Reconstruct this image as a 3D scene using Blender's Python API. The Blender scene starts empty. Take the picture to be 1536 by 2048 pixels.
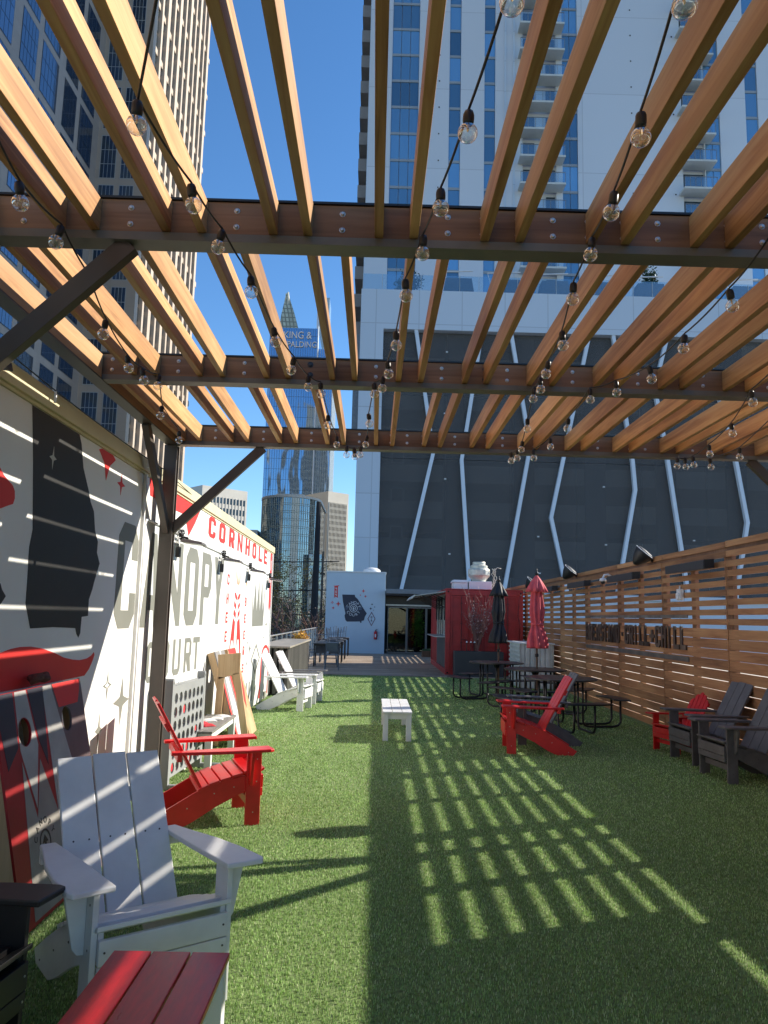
import bpy, bmesh, math, random
from mathutils import Vector, Matrix
R = math.radians
random.seed(7)
sc = bpy.context.scene
COL = sc.collection

# ------------------------------------------------------------------ camera
cam_d = bpy.data.cameras.new("camera"); cam = bpy.data.objects.new("camera", cam_d); COL.objects.link(cam)
pitch, yaw, roll = R(7.8), R(0.6), R(1.4)
fw = Vector((math.sin(yaw)*math.cos(pitch), math.cos(yaw)*math.cos(pitch), math.sin(pitch)))
r0 = Vector((math.cos(yaw), -math.sin(yaw), 0)); u0 = r0.cross(fw)
rt = r0*math.cos(roll)+u0*math.sin(roll); up = -r0*math.sin(roll)+u0*math.cos(roll)
EYE = Vector((0, 0, 1.63))
cam.matrix_world = Matrix(((rt.x, up.x, -fw.x, EYE.x), (rt.y, up.y, -fw.y, EYE.y), (rt.z, up.z, -fw.z, EYE.z), (0, 0, 0, 1)))
cam_d.sensor_fit = 'VERTICAL'; cam_d.sensor_height = 24.0; cam_d.lens = 24.0*1538/2048
cam_d.clip_start = 0.05; cam_d.clip_end = 3000
sc.camera = cam

# ------------------------------------------------------------------ sky, sun
SUN = Vector((1.68, 0.66, 1.0)).normalized()
w = bpy.data.worlds.new("World"); sc.world = w; w.use_nodes = True
nt = w.node_tree; nt.nodes.clear()
bg = nt.nodes.new('ShaderNodeBackground'); wo = nt.nodes.new('ShaderNodeOutputWorld'); sk = nt.nodes.new('ShaderNodeTexSky')
sk.sky_type = 'NISHITA'; sk.sun_disc = False
sk.sun_elevation = math.asin(SUN.z); sk.sun_rotation = math.atan2(SUN.x, SUN.y)
sk.altitude = 300; sk.air_density = 1.0; sk.dust_density = 0.0; sk.ozone_density = 4.2
bg.inputs[1].default_value = 0.118
hsv = nt.nodes.new('ShaderNodeHueSaturation'); hsv.inputs['Saturation'].default_value = 1.14; nt.links.new(sk.outputs[0], hsv.inputs['Color']); nt.links.new(hsv.outputs[0], bg.inputs[0]); nt.links.new(bg.outputs[0], wo.inputs[0])
sun_d = bpy.data.lights.new("sun", 'SUN'); sun_d.energy = 4.5; sun_d.angle = R(0.35); sun_d.color = (1.0, 0.92, 0.79)
sun = bpy.data.objects.new("sun", sun_d); COL.objects.link(sun)
sun.rotation_euler = SUN.to_track_quat('Z', 'Y').to_euler()
vs = sc.view_settings; vs.view_transform = 'Standard'; vs.look = 'None'; vs.exposure = 0.9; vs.gamma = 1.0; vs.use_curve_mapping = False

# ------------------------------------------------------------------ materials
def new_mat(name):
    m = bpy.data.materials.new(name); m.use_nodes = True
    n = m.node_tree.nodes; b = n['Principled BSDF']; return m, m.node_tree, b

def M(name, col, rough=0.5, metal=0.0, var=0.12, vs_=6.0, st=(1, 1, 1), bump=0.15, bs=60.0, bd=0.002, island=0.0, spec=0.5, objr=0.0, coat=0.0):
    m, t, b = new_mat(name)
    N = t.nodes; L = t.links
    tc = N.new('ShaderNodeTexCoord'); mp = N.new('ShaderNodeMapping'); mp.inputs['Scale'].default_value = st
    oi = N.new('ShaderNodeObjectInfo'); add = N.new('ShaderNodeVectorMath'); add.operation = 'ADD'
    sca = N.new('ShaderNodeVectorMath'); sca.operation = 'SCALE'; sca.inputs[3].default_value = 37.0
    comb = N.new('ShaderNodeCombineXYZ')
    for i in range(3): L.new(oi.outputs['Random'], comb.inputs[i])
    L.new(comb.outputs[0], sca.inputs[0]); L.new(tc.outputs['Object'], mp.inputs[0])
    L.new(mp.outputs[0], add.inputs[0]); L.new(sca.outputs[0], add.inputs[1])
    no = N.new('ShaderNodeTexNoise'); no.inputs['Scale'].default_value = vs_; no.inputs['Detail'].default_value = 6; no.inputs['Roughness'].default_value = 0.6
    L.new(add.outputs[0], no.inputs['Vector'])
    cr = N.new('ShaderNodeValToRGB'); lo = 1-var*1.6; hi = 1+var*1.6
    cr.color_ramp.elements[0].position = 0.3; cr.color_ramp.elements[1].position = 0.7
    cr.color_ramp.elements[0].color = (col[0]*lo, col[1]*lo, col[2]*lo, 1); cr.color_ramp.elements[1].color = (min(1, col[0]*hi), min(1, col[1]*hi), min(1, col[2]*hi), 1)
    L.new(no.outputs['Fac'], cr.inputs[0]); out = cr.outputs[0]
    if island or objr:
        if island:
            g = N.new('ShaderNodeNewGeometry'); src = g.outputs['Random Per Island']; amt = island
        else: src = oi.outputs['Random']; amt = objr
        mr = N.new('ShaderNodeMapRange'); mr.inputs[3].default_value = 1-amt; mr.inputs[4].default_value = 1+amt; L.new(src, mr.inputs[0])
        hs = N.new('ShaderNodeHueSaturation'); L.new(out, hs.inputs['Color']); L.new(mr.outputs[0], hs.inputs['Value']); out = hs.outputs[0]
    L.new(out, b.inputs['Base Color'])
    b.inputs['Roughness'].default_value = rough; b.inputs['Metallic'].default_value = metal; b.inputs['Specular IOR Level'].default_value = spec
    if coat: b.inputs['Coat Weight'].default_value = coat
    if var > 0.02:
        rr = N.new('ShaderNodeMapRange'); rr.inputs[3].default_value = max(0, rough-0.08); rr.inputs[4].default_value = min(1, rough+0.1)
        L.new(no.outputs['Fac'], rr.inputs[0]); L.new(rr.outputs[0], b.inputs['Roughness'])
    if bump:
        n2 = N.new('ShaderNodeTexNoise'); n2.inputs['Scale'].default_value = bs; n2.inputs['Detail'].default_value = 3; L.new(add.outputs[0], n2.inputs['Vector'])
        bp = N.new('ShaderNodeBump'); bp.inputs['Strength'].default_value = bump; bp.inputs['Distance'].default_value = bd
        L.new(n2.outputs['Fac'], bp.inputs['Height']); L.new(bp.outputs[0], b.inputs['Normal'])
    return m

def wood(name, c1, c2, c3, axis, rough=0.55, island=0.12, grain=1.0, streak=0.35, spec=0.4):
    m, t, b = new_mat(name); N = t.nodes; L = t.links
    tc = N.new('ShaderNodeTexCoord'); oi = N.new('ShaderNodeObjectInfo'); g = N.new('ShaderNodeNewGeometry')
    s = [26*grain]*3; s[axis] = 1.3*grain
    mp = N.new('ShaderNodeMapping'); mp.inputs['Scale'].default_value = s; L.new(tc.outputs['Object'], mp.inputs[0])
    sm = N.new('ShaderNodeMath'); sm.operation = 'ADD'; L.new(oi.outputs['Random'], sm.inputs[0]); L.new(g.outputs['Random Per Island'], sm.inputs[1])
    mu = N.new('ShaderNodeMath'); mu.operation = 'MULTIPLY'; mu.inputs[1].default_value = 61.0; L.new(sm.outputs[0], mu.inputs[0])
    cb = N.new('ShaderNodeCombineXYZ')
    for i in range(3): L.new(mu.outputs[0], cb.inputs[i])
    ad = N.new('ShaderNodeVectorMath'); ad.operation = 'ADD'; L.new(mp.outputs[0], ad.inputs[0]); L.new(cb.outputs[0], ad.inputs[1])
    n1 = N.new('ShaderNodeTexNoise'); n1.inputs['Scale'].default_value = 1.0; n1.inputs['Detail'].default_value = 8; n1.inputs['Distortion'].default_value = 1.2; L.new(ad.outputs[0], n1.inputs['Vector'])
    s2 = [3.2]*3; s2[axis] = 0.6
    mp2 = N.new('ShaderNodeMapping'); mp2.inputs['Scale'].default_value = s2; L.new(tc.outputs['Object'], mp2.inputs[0])
    ad2 = N.new('ShaderNodeVectorMath'); ad2.operation = 'ADD'; L.new(mp2.outputs[0], ad2.inputs[0]); L.new(cb.outputs[0], ad2.inputs[1])
    n2 = N.new('ShaderNodeTexNoise'); n2.inputs['Scale'].default_value = 1.0; n2.inputs['Detail'].default_value = 4; L.new(ad2.outputs[0], n2.inputs['Vector'])
    mx = N.new('ShaderNodeMath'); mx.operation = 'MULTIPLY_ADD'; mx.inputs[1].default_value = streak; L.new(n1.outputs['Fac'], mx.inputs[0])
    m3 = N.new('ShaderNodeMath'); m3.operation = 'MULTIPLY'; m3.inputs[1].default_value = 1-streak; L.new(n2.outputs['Fac'], m3.inputs[0]); L.new(m3.outputs[0], mx.inputs[2])
    cr = N.new('ShaderNodeValToRGB'); e = cr.color_ramp.elements
    e[0].position = 0.36; e[0].color = (*c1, 1); e[1].position = 0.66; e[1].color = (*c3, 1); k = cr.color_ramp.elements.new(0.5); k.color = (*c2, 1)
    L.new(mx.outputs[0], cr.inputs[0])
    mr = N.new('ShaderNodeMapRange'); mr.inputs[3].default_value = 1-island; mr.inputs[4].default_value = 1+island
    fr = N.new('ShaderNodeMath'); fr.operation = 'FRACT'; L.new(mu.outputs[0], fr.inputs[0]); L.new(fr.outputs[0], mr.inputs[0])
    hs = N.new('ShaderNodeHueSaturation'); L.new(cr.outputs[0], hs.inputs['Color']); L.new(mr.outputs[0], hs.inputs['Value'])
    L.new(hs.outputs[0], b.inputs['Base Color']); b.inputs['Roughness'].default_value = rough; b.inputs['Specular IOR Level'].default_value = spec
    bp = N.new('ShaderNodeBump'); bp.inputs['Strength'].default_value = 0.25; bp.inputs['Distance'].default_value = 0.002
    L.new(n1.outputs['Fac'], bp.inputs['Height']); L.new(bp.outputs[0], b.inputs['Normal'])
    return m

def glass_facade(name, col, metal=0.75, rough=0.06, wav=0.25, ws=0.25, objr=0.25, island=0.0, st=(1, 1, 1)):
    """coated facade glass: reflects the sky, each pane slightly out of plane"""
    m, t, b = new_mat(name); N = t.nodes; L = t.links
    oi = N.new('ShaderNodeObjectInfo'); g = N.new('ShaderNodeNewGeometry'); tc = N.new('ShaderNodeTexCoord')
    mr = N.new('ShaderNodeMapRange'); a = island or objr; mr.inputs[3].default_value = 1-a; mr.inputs[4].default_value = 1+a
    L.new(g.outputs['Random Per Island'] if island else oi.outputs['Random'], mr.inputs[0])
    hs = N.new('ShaderNodeHueSaturation'); hs.inputs['Color'].default_value = (*col, 1); L.new(mr.outputs[0], hs.inputs['Value'])
    L.new(hs.outputs[0], b.inputs['Base Color']); b.inputs['Metallic'].default_value = metal; b.inputs['Roughness'].default_value = rough
    mp = N.new('ShaderNodeMapping'); mp.inputs['Scale'].default_value = st; L.new(tc.outputs['Object'], mp.inputs[0])
    n = N.new('ShaderNodeTexNoise'); n.inputs['Scale'].default_value = ws; n.inputs['Detail'].default_value = 2; L.new(mp.outputs[0], n.inputs['Vector'])
    bp = N.new('ShaderNodeBump'); bp.inputs['Strength'].default_value = wav; bp.inputs['Distance'].default_value = 0.3
    L.new(n.outputs['Fac'], bp.inputs['Height']); L.new(bp.outputs[0], b.inputs['Normal'])
    return m

def clear_glass(name, tint=(0.95, 0.98, 1.0), refl=0.08, rough=0.02, edge=0.75):
    m = bpy.data.materials.new(name); m.use_nodes = True; t = m.node_tree; N = t.nodes; L = t.links; N.clear()
    o = N.new('ShaderNodeOutputMaterial'); tr = N.new('ShaderNodeBsdfTransparent'); gl = N.new('ShaderNodeBsdfGlossy'); mx = N.new('ShaderNodeMixShader')
    tr.inputs[0].default_value = (*tint, 1); gl.inputs['Roughness'].default_value = rough; gl.inputs[0].default_value = (1, 1, 1, 1)
    lw = N.new('ShaderNodeLayerWeight'); lw.inputs[0].default_value = 0.35
    mr = N.new('ShaderNodeMapRange'); mr.inputs[3].default_value = refl; mr.inputs[4].default_value = edge; L.new(lw.outputs['Facing'], mr.inputs[0])
    L.new(mr.outputs[0], mx.inputs[0]); L.new(tr.outputs[0], mx.inputs[1]); L.new(gl.outputs[0], mx.inputs[2]); L.new(mx.outputs[0], o.inputs[0])
    return m

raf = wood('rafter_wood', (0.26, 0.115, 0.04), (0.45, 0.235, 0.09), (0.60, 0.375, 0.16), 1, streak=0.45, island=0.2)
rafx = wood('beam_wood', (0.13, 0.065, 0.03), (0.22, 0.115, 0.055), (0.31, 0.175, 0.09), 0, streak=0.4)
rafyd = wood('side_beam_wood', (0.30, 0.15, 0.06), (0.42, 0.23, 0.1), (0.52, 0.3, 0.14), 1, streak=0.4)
fenw = wood('fence_wood', (0.23, 0.10, 0.042), (0.38, 0.18, 0.078), (0.52, 0.28, 0.125), 1, island=0.22, rough=0.6)
fenp = wood('fence_post_wood', (0.12, 0.06, 0.03), (0.18, 0.09, 0.05), (0.26, 0.14, 0.08), 2, island=0.2)
ply = wood('plywood', (0.42, 0.26, 0.13), (0.55, 0.37, 0.2), (0.66, 0.48, 0.28), 2, island=0.08)
letw = wood('letter_wood', (0.035, 0.018, 0.012), (0.08, 0.05, 0.035), (0.17, 0.12, 0.09), 2, island=0.5)
deckw = wood('deck_boards', (0.22, 0.165, 0.115), (0.34, 0.26, 0.19), (0.45, 0.36, 0.27), 0, island=0.3, rough=0.65)
brown_steel = M('dark_painted_steel', (0.08, 0.066, 0.055), 0.42, 0.0, 0.1, 3, bump=0.05)
flange = M('flange_paint', (0.15, 0.14, 0.115), 0.45, 0.0, 0.15, 3, bump=0.05)
black_steel = M('black_steel', (0.012, 0.012, 0.013), 0.3, 0.0, 0.1, 5, bump=0.03)
black_pl = M('black_plastic', (0.015, 0.015, 0.017), 0.45, bump=0.1)
zinc = M('zinc_bolt', (0.55, 0.53, 0.5), 0.35, 0.8, 0.1, 50, bump=0)
wallw = M('white_wall_paint', (0.78, 0.78, 0.75), 0.45, 0, 0.025, 0.8, bump=0.04, bs=3, bd=0.01)
cream = M('cream_coping', (0.62, 0.56, 0.36), 0.5, 0, 0.05, 2, bump=0.05)
p_red = M('mural_red', (0.72, 0.035, 0.03), 0.5, 0, 0.04, 2, bump=0)
p_grey = M('mural_grey', (0.205, 0.21, 0.18), 0.5, 0, 0.04, 2, bump=0)
p_dark = M('mural_charcoal', (0.022, 0.022, 0.022), 0.5, 0, 0.06, 2, bump=0)
p_pale = M('mural_pale', (0.55, 0.55, 0.5), 0.5, 0, 0.04, 2, bump=0)
p_tan = M('mural_tan', (0.75, 0.4, 0.22), 0.5, 0, 0.04, 2, bump=0)
p_navy = M('mural_navy', (0.022, 0.03, 0.055), 0.5, 0, 0.05, 2, bump=0)
p_white = M('mural_white', (0.7, 0.72, 0.74), 0.5, 0, 0.04, 2, bump=0)
bluewall = M('pale_wall_paint', (0.50, 0.60, 0.68), 0.55, 0, 0.03, 0.7, bump=0.04, bs=4, bd=0.01)
ch_red = M('red_lumber', (0.66, 0.014, 0.016), 0.33, 0, 0.06, 9, (1, 1, 1), 0.12, 180, 0.001)
ch_white = M('white_lumber', (0.72, 0.72, 0.71), 0.4, 0, 0.05, 5, (1, 1, 1), 0.12, 180, 0.001)
ch_grey = M('grey_lumber', (0.115, 0.112, 0.115), 0.45, 0, 0.15, 9, (1, 1, 1), 0.15, 180, 0.001)
ch_blk = M('black_lumber', (0.014, 0.013, 0.013), 0.38, 0, 0.15, 9, (1, 1, 1), 0.15, 180, 0.001)
ch_dred = M('worn_red_lumber', (0.52, 0.015, 0.02), 0.3, 0, 0.14, 7, (6, 1, 1), 0.2, 120, 0.001)
gr_top = M('weathered_grey_lumber', (0.20, 0.19, 0.17), 0.5, 0, 0.15, 6, (6, 1, 1), 0.2, 90)
plg = M('grey_game_plastic', (0.30, 0.31, 0.31), 0.5, 0, 0.04, 5, bump=0.03)
cloth_r = M('red_canvas', (0.5, 0.02, 0.03), 0.8, 0, 0.12, 12, bump=0.3, bs=400)
cloth_w = M('white_canvas', (0.65, 0.64, 0.6), 0.85, 0, 0.08, 12, bump=0.3, bs=400)
umb_r = M('red_umbrella_cloth', (0.62, 0.085, 0.10), 0.75, 0, 0.12, 8, bump=0.3, bs=300)
umb_k = M('black_umbrella_cloth', (0.012, 0.013, 0.017), 0.6, 0, 0.2, 8, bump=0.3, bs=300)
cont = M('container_red', (0.42, 0.028, 0.026), 0.5, 0, 0.14, 2.5, bump=0.08, bs=30)
contd = M('container_dark_red', (0.16, 0.015, 0.017), 0.5, 0, 0.15, 2.5, bump=0.08, bs=30)
greyp = M('charcoal_panel', (0.05, 0.052, 0.055), 0.5, 0, 0.08, 2, bump=0.05)
heat = M('heater_grey', (0.035, 0.035, 0.04), 0.5, 0, 0.08, 4, bump=0.05)
alum = M('galvanised_steel', (0.5, 0.5, 0.48), 0.35, 0.6, 0.12, 3, bump=0.05)
wmetal = M('white_metal', (0.75, 0.76, 0.76), 0.4, 0, 0.05, 5, bump=0.03)
bulbg = clear_glass('bulb_glass', (0.97, 0.96, 0.93), 0.10, 0.02, 0.9)
railg = clear_glass('rail_glass', (0.80, 0.88, 0.92), 0.12, 0.03, 0.6)
filam = M('brass_filament', (0.7, 0.5, 0.25), 0.3, 0.6, 0, bump=0)

# ------------------------------------------------------------------ geometry builder
class MB:
    def __init__(s): s.v = []; s.f = []
    def quad(s, a, b, c, d): n = len(s.v); s.v += [tuple(a), tuple(b), tuple(c), tuple(d)]; s.f.append((n, n+1, n+2, n+3)); return s
    def hexa(s, p):
        n = len(s.v); s.v += [tuple(q) for q in p]
        for f in ((3, 2, 1, 0), (4, 5, 6, 7), (0, 1, 5, 4), (1, 2, 6, 5), (2, 3, 7, 6), (3, 0, 4, 7)): s.f.append(tuple(n+i for i in f))
        return s
    def box(s, x0, x1, y0, y1, z0, z1): return s.hexa([(x0, y0, z0), (x1, y0, z0), (x1, y1, z0), (x0, y1, z0), (x0, y0, z1), (x1, y0, z1), (x1, y1, z1), (x0, y1, z1)])
    def bar(s, a, b, w, h, upv=(0, 0, 1)):
        a = Vector(a); b = Vector(b); d = (b-a).normalized(); u = Vector(upv)
        sd = d.cross(u)
        if sd.length < 1e-4: sd = d.cross(Vector((1, 0, 0)))
        sd.normalize(); u = sd.cross(d).normalized(); sd = sd*w/2; u = u*h/2
        return s.hexa([a-sd-u, a+sd-u, b+sd-u, b-sd-u, a-sd+u, a+sd+u, b+sd+u, b-sd+u])
    def tube(s, pts, r, n=8, cap=True):
        pts = [Vector(p) for p in pts]; rs = r if isinstance(r, (list, tuple)) else [r]*len(pts)
        base = len(s.v); pu = None
        for i, p in enumerate(pts):
            d = (pts[min(i+1, len(pts)-1)]-pts[max(i-1, 0)]).normalized()
            if pu is None: pu = Vector((0, 0, 1)) if abs(d.z) < 0.9 else Vector((1, 0, 0))
            sd = d.cross(pu)
            if sd.length < 1e-5: sd = d.cross(Vector((0, 1, 0)))
            sd.normalize(); u = sd.cross(d).normalized(); pu = u
            for k in range(n):
                a = 2*math.pi*k/n; s.v.append(tuple(p+sd*math.cos(a)*rs[i]+u*math.sin(a)*rs[i]))
        for i in range(len(pts)-1):
            for k in range(n):
                a = base+i*n+k; b = base+i*n+(k+1) % n; s.f.append((a, b, b+n, a+n))
        if cap: s.f.append(tuple(base+k for k in range(n))[::-1]); s.f.append(tuple(base+(len(pts)-1)*n+k for k in range(n)))
        return s
    def lathe(s, prof, c=(0, 0, 0), n=16, M4=None, wave=None):
        base = len(s.v); c = Vector(c)
        for (r, z) in prof:
            for k in range(n):
                a = 2*math.pi*k/n; rr = r*(wave(a, z) if wave else 1); q = Vector((rr*math.cos(a), rr*math.sin(a), z))
                if M4: q = M4 @ q
                s.v.append(tuple(q+c))
        for i in range(len(prof)-1):
            for k in range(n):
                a = base+i*n+k; b = base+i*n+(k+1) % n; s.f.append((a, b, b+n, a+n))
        s.f.append(tuple(base+k for k in range(n))[::-1]); s.f.append(tuple(base+(len(prof)-1)*n+k for k in range(n)))
        return s
    def sphere(s, c, r, n=12, m=8):
        return s.lathe([(max(1e-4, r*math.sin(math.pi*i/m)), -r*math.cos(math.pi*i/m)) for i in range(m+1)], c, n)
    def prism(s, pts, off):   # planar polygon (3D) extruded by vector off
        n = len(s.v); k = len(pts); off = Vector(off)
        s.v += [tuple(p) for p in pts]+[tuple(Vector(p)+off) for p in pts]
        s.f.append(tuple(range(n, n+k))); s.f.append(tuple(range(n+2*k-1, n+k-1, -1)))
        for i in range(k): j = (i+1) % k; s.f.append((n+i, n+k+i, n+k+j, n+j))
        return s
    def build(s, name, mat, parent=None, world=False, smooth=False, bev=0, fix=True):
        me = bpy.data.meshes.new(name); vv = s.v
        if world and parent is not None:
            inv = XF[root_of(parent).name].inverted(); vv = [tuple(inv @ Vector(p)) for p in s.v]
        me.from_pydata(vv, [], s.f); 
        if fix:
            b = bmesh.new(); b.from_mesh(me); bmesh.ops.recalc_face_normals(b, faces=b.faces); b.to_mesh(me); b.free()
        me.materials.append(mat)
        if smooth:
            for p in me.polygons: p.use_smooth = True
        o = bpy.data.objects.new(name, me); COL.objects.link(o)
        if parent is not None: o.parent = parent
        if bev:
            md = o.modifiers.new('bevel', 'BEVEL'); md.width = bev; md.segments = 2; md.limit_method = 'ANGLE'; md.angle_limit = R(40)
        return o

XF = {}
def root_of(o):
    while o.parent is not None: o = o.parent
    return o
def thing(name, label, cat, loc=(0, 0, 0), rz=0.0, group=None):
    o = bpy.data.objects.new(name, None); COL.objects.link(o); o.location = loc; o.rotation_euler = (0, 0, rz); o.empty_display_size = 0.1
    o['label'] = label; o['category'] = cat
    if group: o['group'] = group
    XF[o.name] = Matrix.Translation(loc) @ Matrix.Rotation(rz, 4, 'Z'); return o
def tag(o, label, cat, group=None):
    o['label'] = label; o['category'] = cat
    if group: o['group'] = group
    return o
def struct(mb, name, mat, **k):
    o = mb.build(name, mat, **k); o['kind'] = 'structure'; return o
def stuff(o): o['kind'] = 'stuff'; return o
def dup(o, loc, rz, label, group=None, scale=None):
    def cp(a, par):
        b = a.copy(); COL.objects.link(b); b.parent = par
        for ch in a.children: cp(ch, b)
        return b
    r = cp(o, None); r.location = loc; r.rotation_euler = (0, 0, rz); r['label'] = label
    if group: r['group'] = group
    if scale: r.scale = scale
    XF[r.name] = Matrix.Translation(loc) @ Matrix.Rotation(rz, 4, 'Z'); return r

# flat shapes (outline + holes) through a filled 2D curve; frame = origin, right, up vectors; thickness toward normal
def flat(name, polys, O, RX, UP, th, mat, parent=None, world=True):
    cu = bpy.data.curves.new(name, 'CURVE'); cu.dimensions = '2D'; cu.fill_mode = 'BOTH'; cu.extrude = th/2
    for p in polys:
        sp = cu.splines.new('POLY'); sp.points.add(len(p)-1); sp.use_cyclic_u = True
        for i, q in enumerate(p): sp.points[i].co = (q[0], q[1], 0, 1)
    return curve_to(name, cu, O, RX, UP, th, mat, parent, world)
def curve_to(name, cu, O, RX, UP, th, mat, parent, world):
    t = bpy.data.objects.new('tmp', cu); COL.objects.link(t)
    dg = bpy.context.evaluated_depsgraph_get(); me = bpy.data.meshes.new_from_object(t.evaluated_get(dg))
    bpy.data.objects.remove(t)
    O = Vector(O); RX = Vector(RX).normalized(); UP = Vector(UP).normalized(); NZ = RX.cross(UP)
    inv = XF[root_of(parent).name].inverted() if (world and parent is not None) else Matrix.Identity(4)
    for v in me.vertices: v.co = inv @ (O+RX*v.co.x+UP*v.co.y+NZ*(v.co.z+th/2))
    me.materials.clear(); me.materials.append(mat)
    o = bpy.data.objects.new(name, me); COL.objects.link(o)
    if parent is not None: o.parent = parent
    return o
def text(name, s, size, O, RX, UP, th, mat, parent, world=True, align='LEFT', sx=1.0):
    cu = bpy.data.curves.new(name, 'FONT'); cu.body = s; cu.size = size; cu.extrude = th/2; cu.align_x = align
    t = bpy.data.objects.new('tmp', cu); COL.objects.link(t)
    o = None
    dg = bpy.context.evaluated_depsgraph_get(); me = bpy.data.meshes.new_from_object(t.evaluated_get(dg)); bpy.data.objects.remove(t)
    O = Vector(O); RX = Vector(RX).normalized(); UP = Vector(UP).normalized(); NZ = RX.cross(UP)
    inv = XF[root_of(parent).name].inverted() if (world and parent is not None) else Matrix.Identity(4)
    for v in me.vertices: v.co = inv @ (O+RX*v.co.x*sx+UP*v.co.y+NZ*(v.co.z+th/2))
    me.materials.clear(); me.materials.append(mat)
    o = bpy.data.objects.new(name, me); COL.objects.link(o)
    if parent is not None: o.parent = parent
    return o

# block lettering: unit cell w x 1, list of polygons (outer first, holes after)
def glyph(ch, w=0.62, t=0.2, c=0.14):
    h = 1.0; m = w/2
    oct_ = [(c, 0), (w-c, 0), (w, c), (w, h-c), (w-c, h), (c, h), (0, h-c), (0, c)]
    hole = [(t, t), (w-t, t), (w-t, h-t), (t, h-t)]
    G = {
     'O': [oct_, hole],
     'C': [[(c, 0), (w-c, 0), (w, c), (w, .34), (w-t, .34), (w-t, t*.9), (t, t*.9), (t, 1-t*.9), (w-t, 1-t*.9), (w-t, .66), (w, .66), (w, h-c), (w-c, h), (c, h), (0, h-c), (0, c)]],
     'G': [[(c, 0), (w-c, 0), (w, c), (w, .52), (m, .52), (m, .38), (w-t, .38), (w-t, t*.9), (t, t*.9), (t, 1-t*.9), (w-t, 1-t*.9), (w-t, .68), (w, .68), (w, h-c), (w-c, h), (c, h), (0, h-c), (0, c)]],
     'A': [[(0, 0), (t*.95, 0), (t*.95+.04, .18), (w-t*.95-.04, .18), (w-t*.95, 0), (w, 0), (m+t*.45, h), (m-t*.45, h)], [(t+.05, .34), (w-t-.05, .34), (m, .8)]],
     'N': [[(0, 0), (t*.8, 0), (t*.8, .62), (w-t*.8, 0), (w, 0), (w, h), (w-t*.8, h), (w-t*.8, .38), (t*.8, h), (0, h)]],
     'P': [[(0, 0), (t, 0), (t, .38), (w-c, .38), (w, .38+c), (w, h-c), (w-c, h), (0, h)], [(t, .38+t*.8), (w-t, .38+t*.8), (w-t, h-t*.8), (t, h-t*.8)]],
     'Y': [[(m-t/2, 0), (m+t/2, 0), (m+t/2, .42), (w, h), (w-t, h), (m, .62), (t, h), (0, h), (m-t/2, .42)]],
     'U': [[(c, 0), (w-c, 0), (w, c), (w, h), (w-t, h), (w-t, t), (t, t), (t, h), (0, h), (0, c)]],
     'R': [[(0, 0), (t, 0), (t, .4), (w-t-.06, 0), (w, 0), (w-.1, .42), (w, .5), (w, h-c), (w-c, h), (0, h)], [(t, .56), (w-t, .56), (w-t, h-t*.8), (t, h-t*.8)]],
     'T': [[(m-t/2, 0), (m+t/2, 0), (m+t/2, h-t), (w, h-t), (w, h), (0, h), (0, h-t), (m-t/2, h-t)]],
     'H': [[(0, 0), (t, 0), (t, .42), (w-t, .42), (w-t, 0), (w, 0), (w, h), (w-t, h), (w-t, .6), (t, .6), (t, h), (0, h)]],
     'L': [[(0, 0), (w, 0), (w, t), (t, t), (t, h), (0, h)]],
     'E': [[(0, 0), (w, 0), (w, t), (t, t), (t, .42), (w*.85, .42), (w*.85, .58), (t, .58), (t, h-t), (w, h-t), (w, h), (0, h)]],
     'B': [[(0, 0), (w-c, 0), (w, c), (w, .43), (w-.08, .5), (w, .57), (w, h-c), (w-c, h), (0, h)], [(t, t*.8), (w-t, t*.8), (w-t, .42), (t, .42)], [(t, .58), (w-t, .58), (w-t, h-t*.8), (t, h-t*.8)]],
     'D': [[(0, 0), (w-c, 0), (w, c), (w, h-c), (w-c, h), (0, h)], hole],
     'S': [[(c, 0), (w-c, 0), (w, c), (w, .57), (t, .57), (t, h-t), (w-t, h-t), (w-t, .72), (w, .72), (w, h-c), (w-c, h), (c, h), (0, h-c), (0, .43), (w-t, .43), (w-t, t), (t, t), (t, .28), (0, .28), (0, c)]],
     'I': [[(m-t/2, 0), (m+t/2, 0), (m+t/2, h), (m-t/2, h)]],
     'W': [[(.08, 0), (.24, 0), (m, .5), (w-.24, 0), (w-.08, 0), (w, h), (w-t*.8, h), (w-.17, .3), (m, .72), (.17, .3), (t*.8, h), (0, h)]],
     '+': [[(m-t/2, .2), (m+t/2, .2), (m+t/2, .42), (w, .42), (w, .58), (m+t/2, .58), (m+t/2, .8), (m-t/2, .8), (m-t/2, .58), (0, .58), (0, .42), (m-t/2, .42)]],
     '.': [[(m-.1, .4), (m+.1, .4), (m+.1, .6), (m-.1, .6)]],
     '4': [[(w-t-.06, 0), (w-.06, 0), (w-.06, h), (w-t-.06, h), (w-t-.06, .5), (t*.8, .5), (t*.8, h), (0, h), (0, .34), (w-t-.06, .34)]],
     '0': [oct_, hole],
    }
    return G[ch]
def place_glyph(ch, x, y, w, h, t=0.2, asp=0.62):
    g = glyph(ch, asp, t)
    return [[(x+q[0]/asp*w, y+q[1]*h) for q in p] for p in g]
def star(cx, cy, rx, ry, k=0.3):
    out = []
    for i in range(4):
        a = math.pi/2*i; out.append((cx+rx*math.cos(a), cy+ry*math.sin(a)))
        for tt in (0.25, 0.5, 0.75):
            b = a+math.pi/2*tt; f = k+(1-k)*0.15*abs(tt-0.5)*4
            out.append((cx+rx*f*math.cos(b), cy+ry*f*math.sin(b)))
    return out

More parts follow.
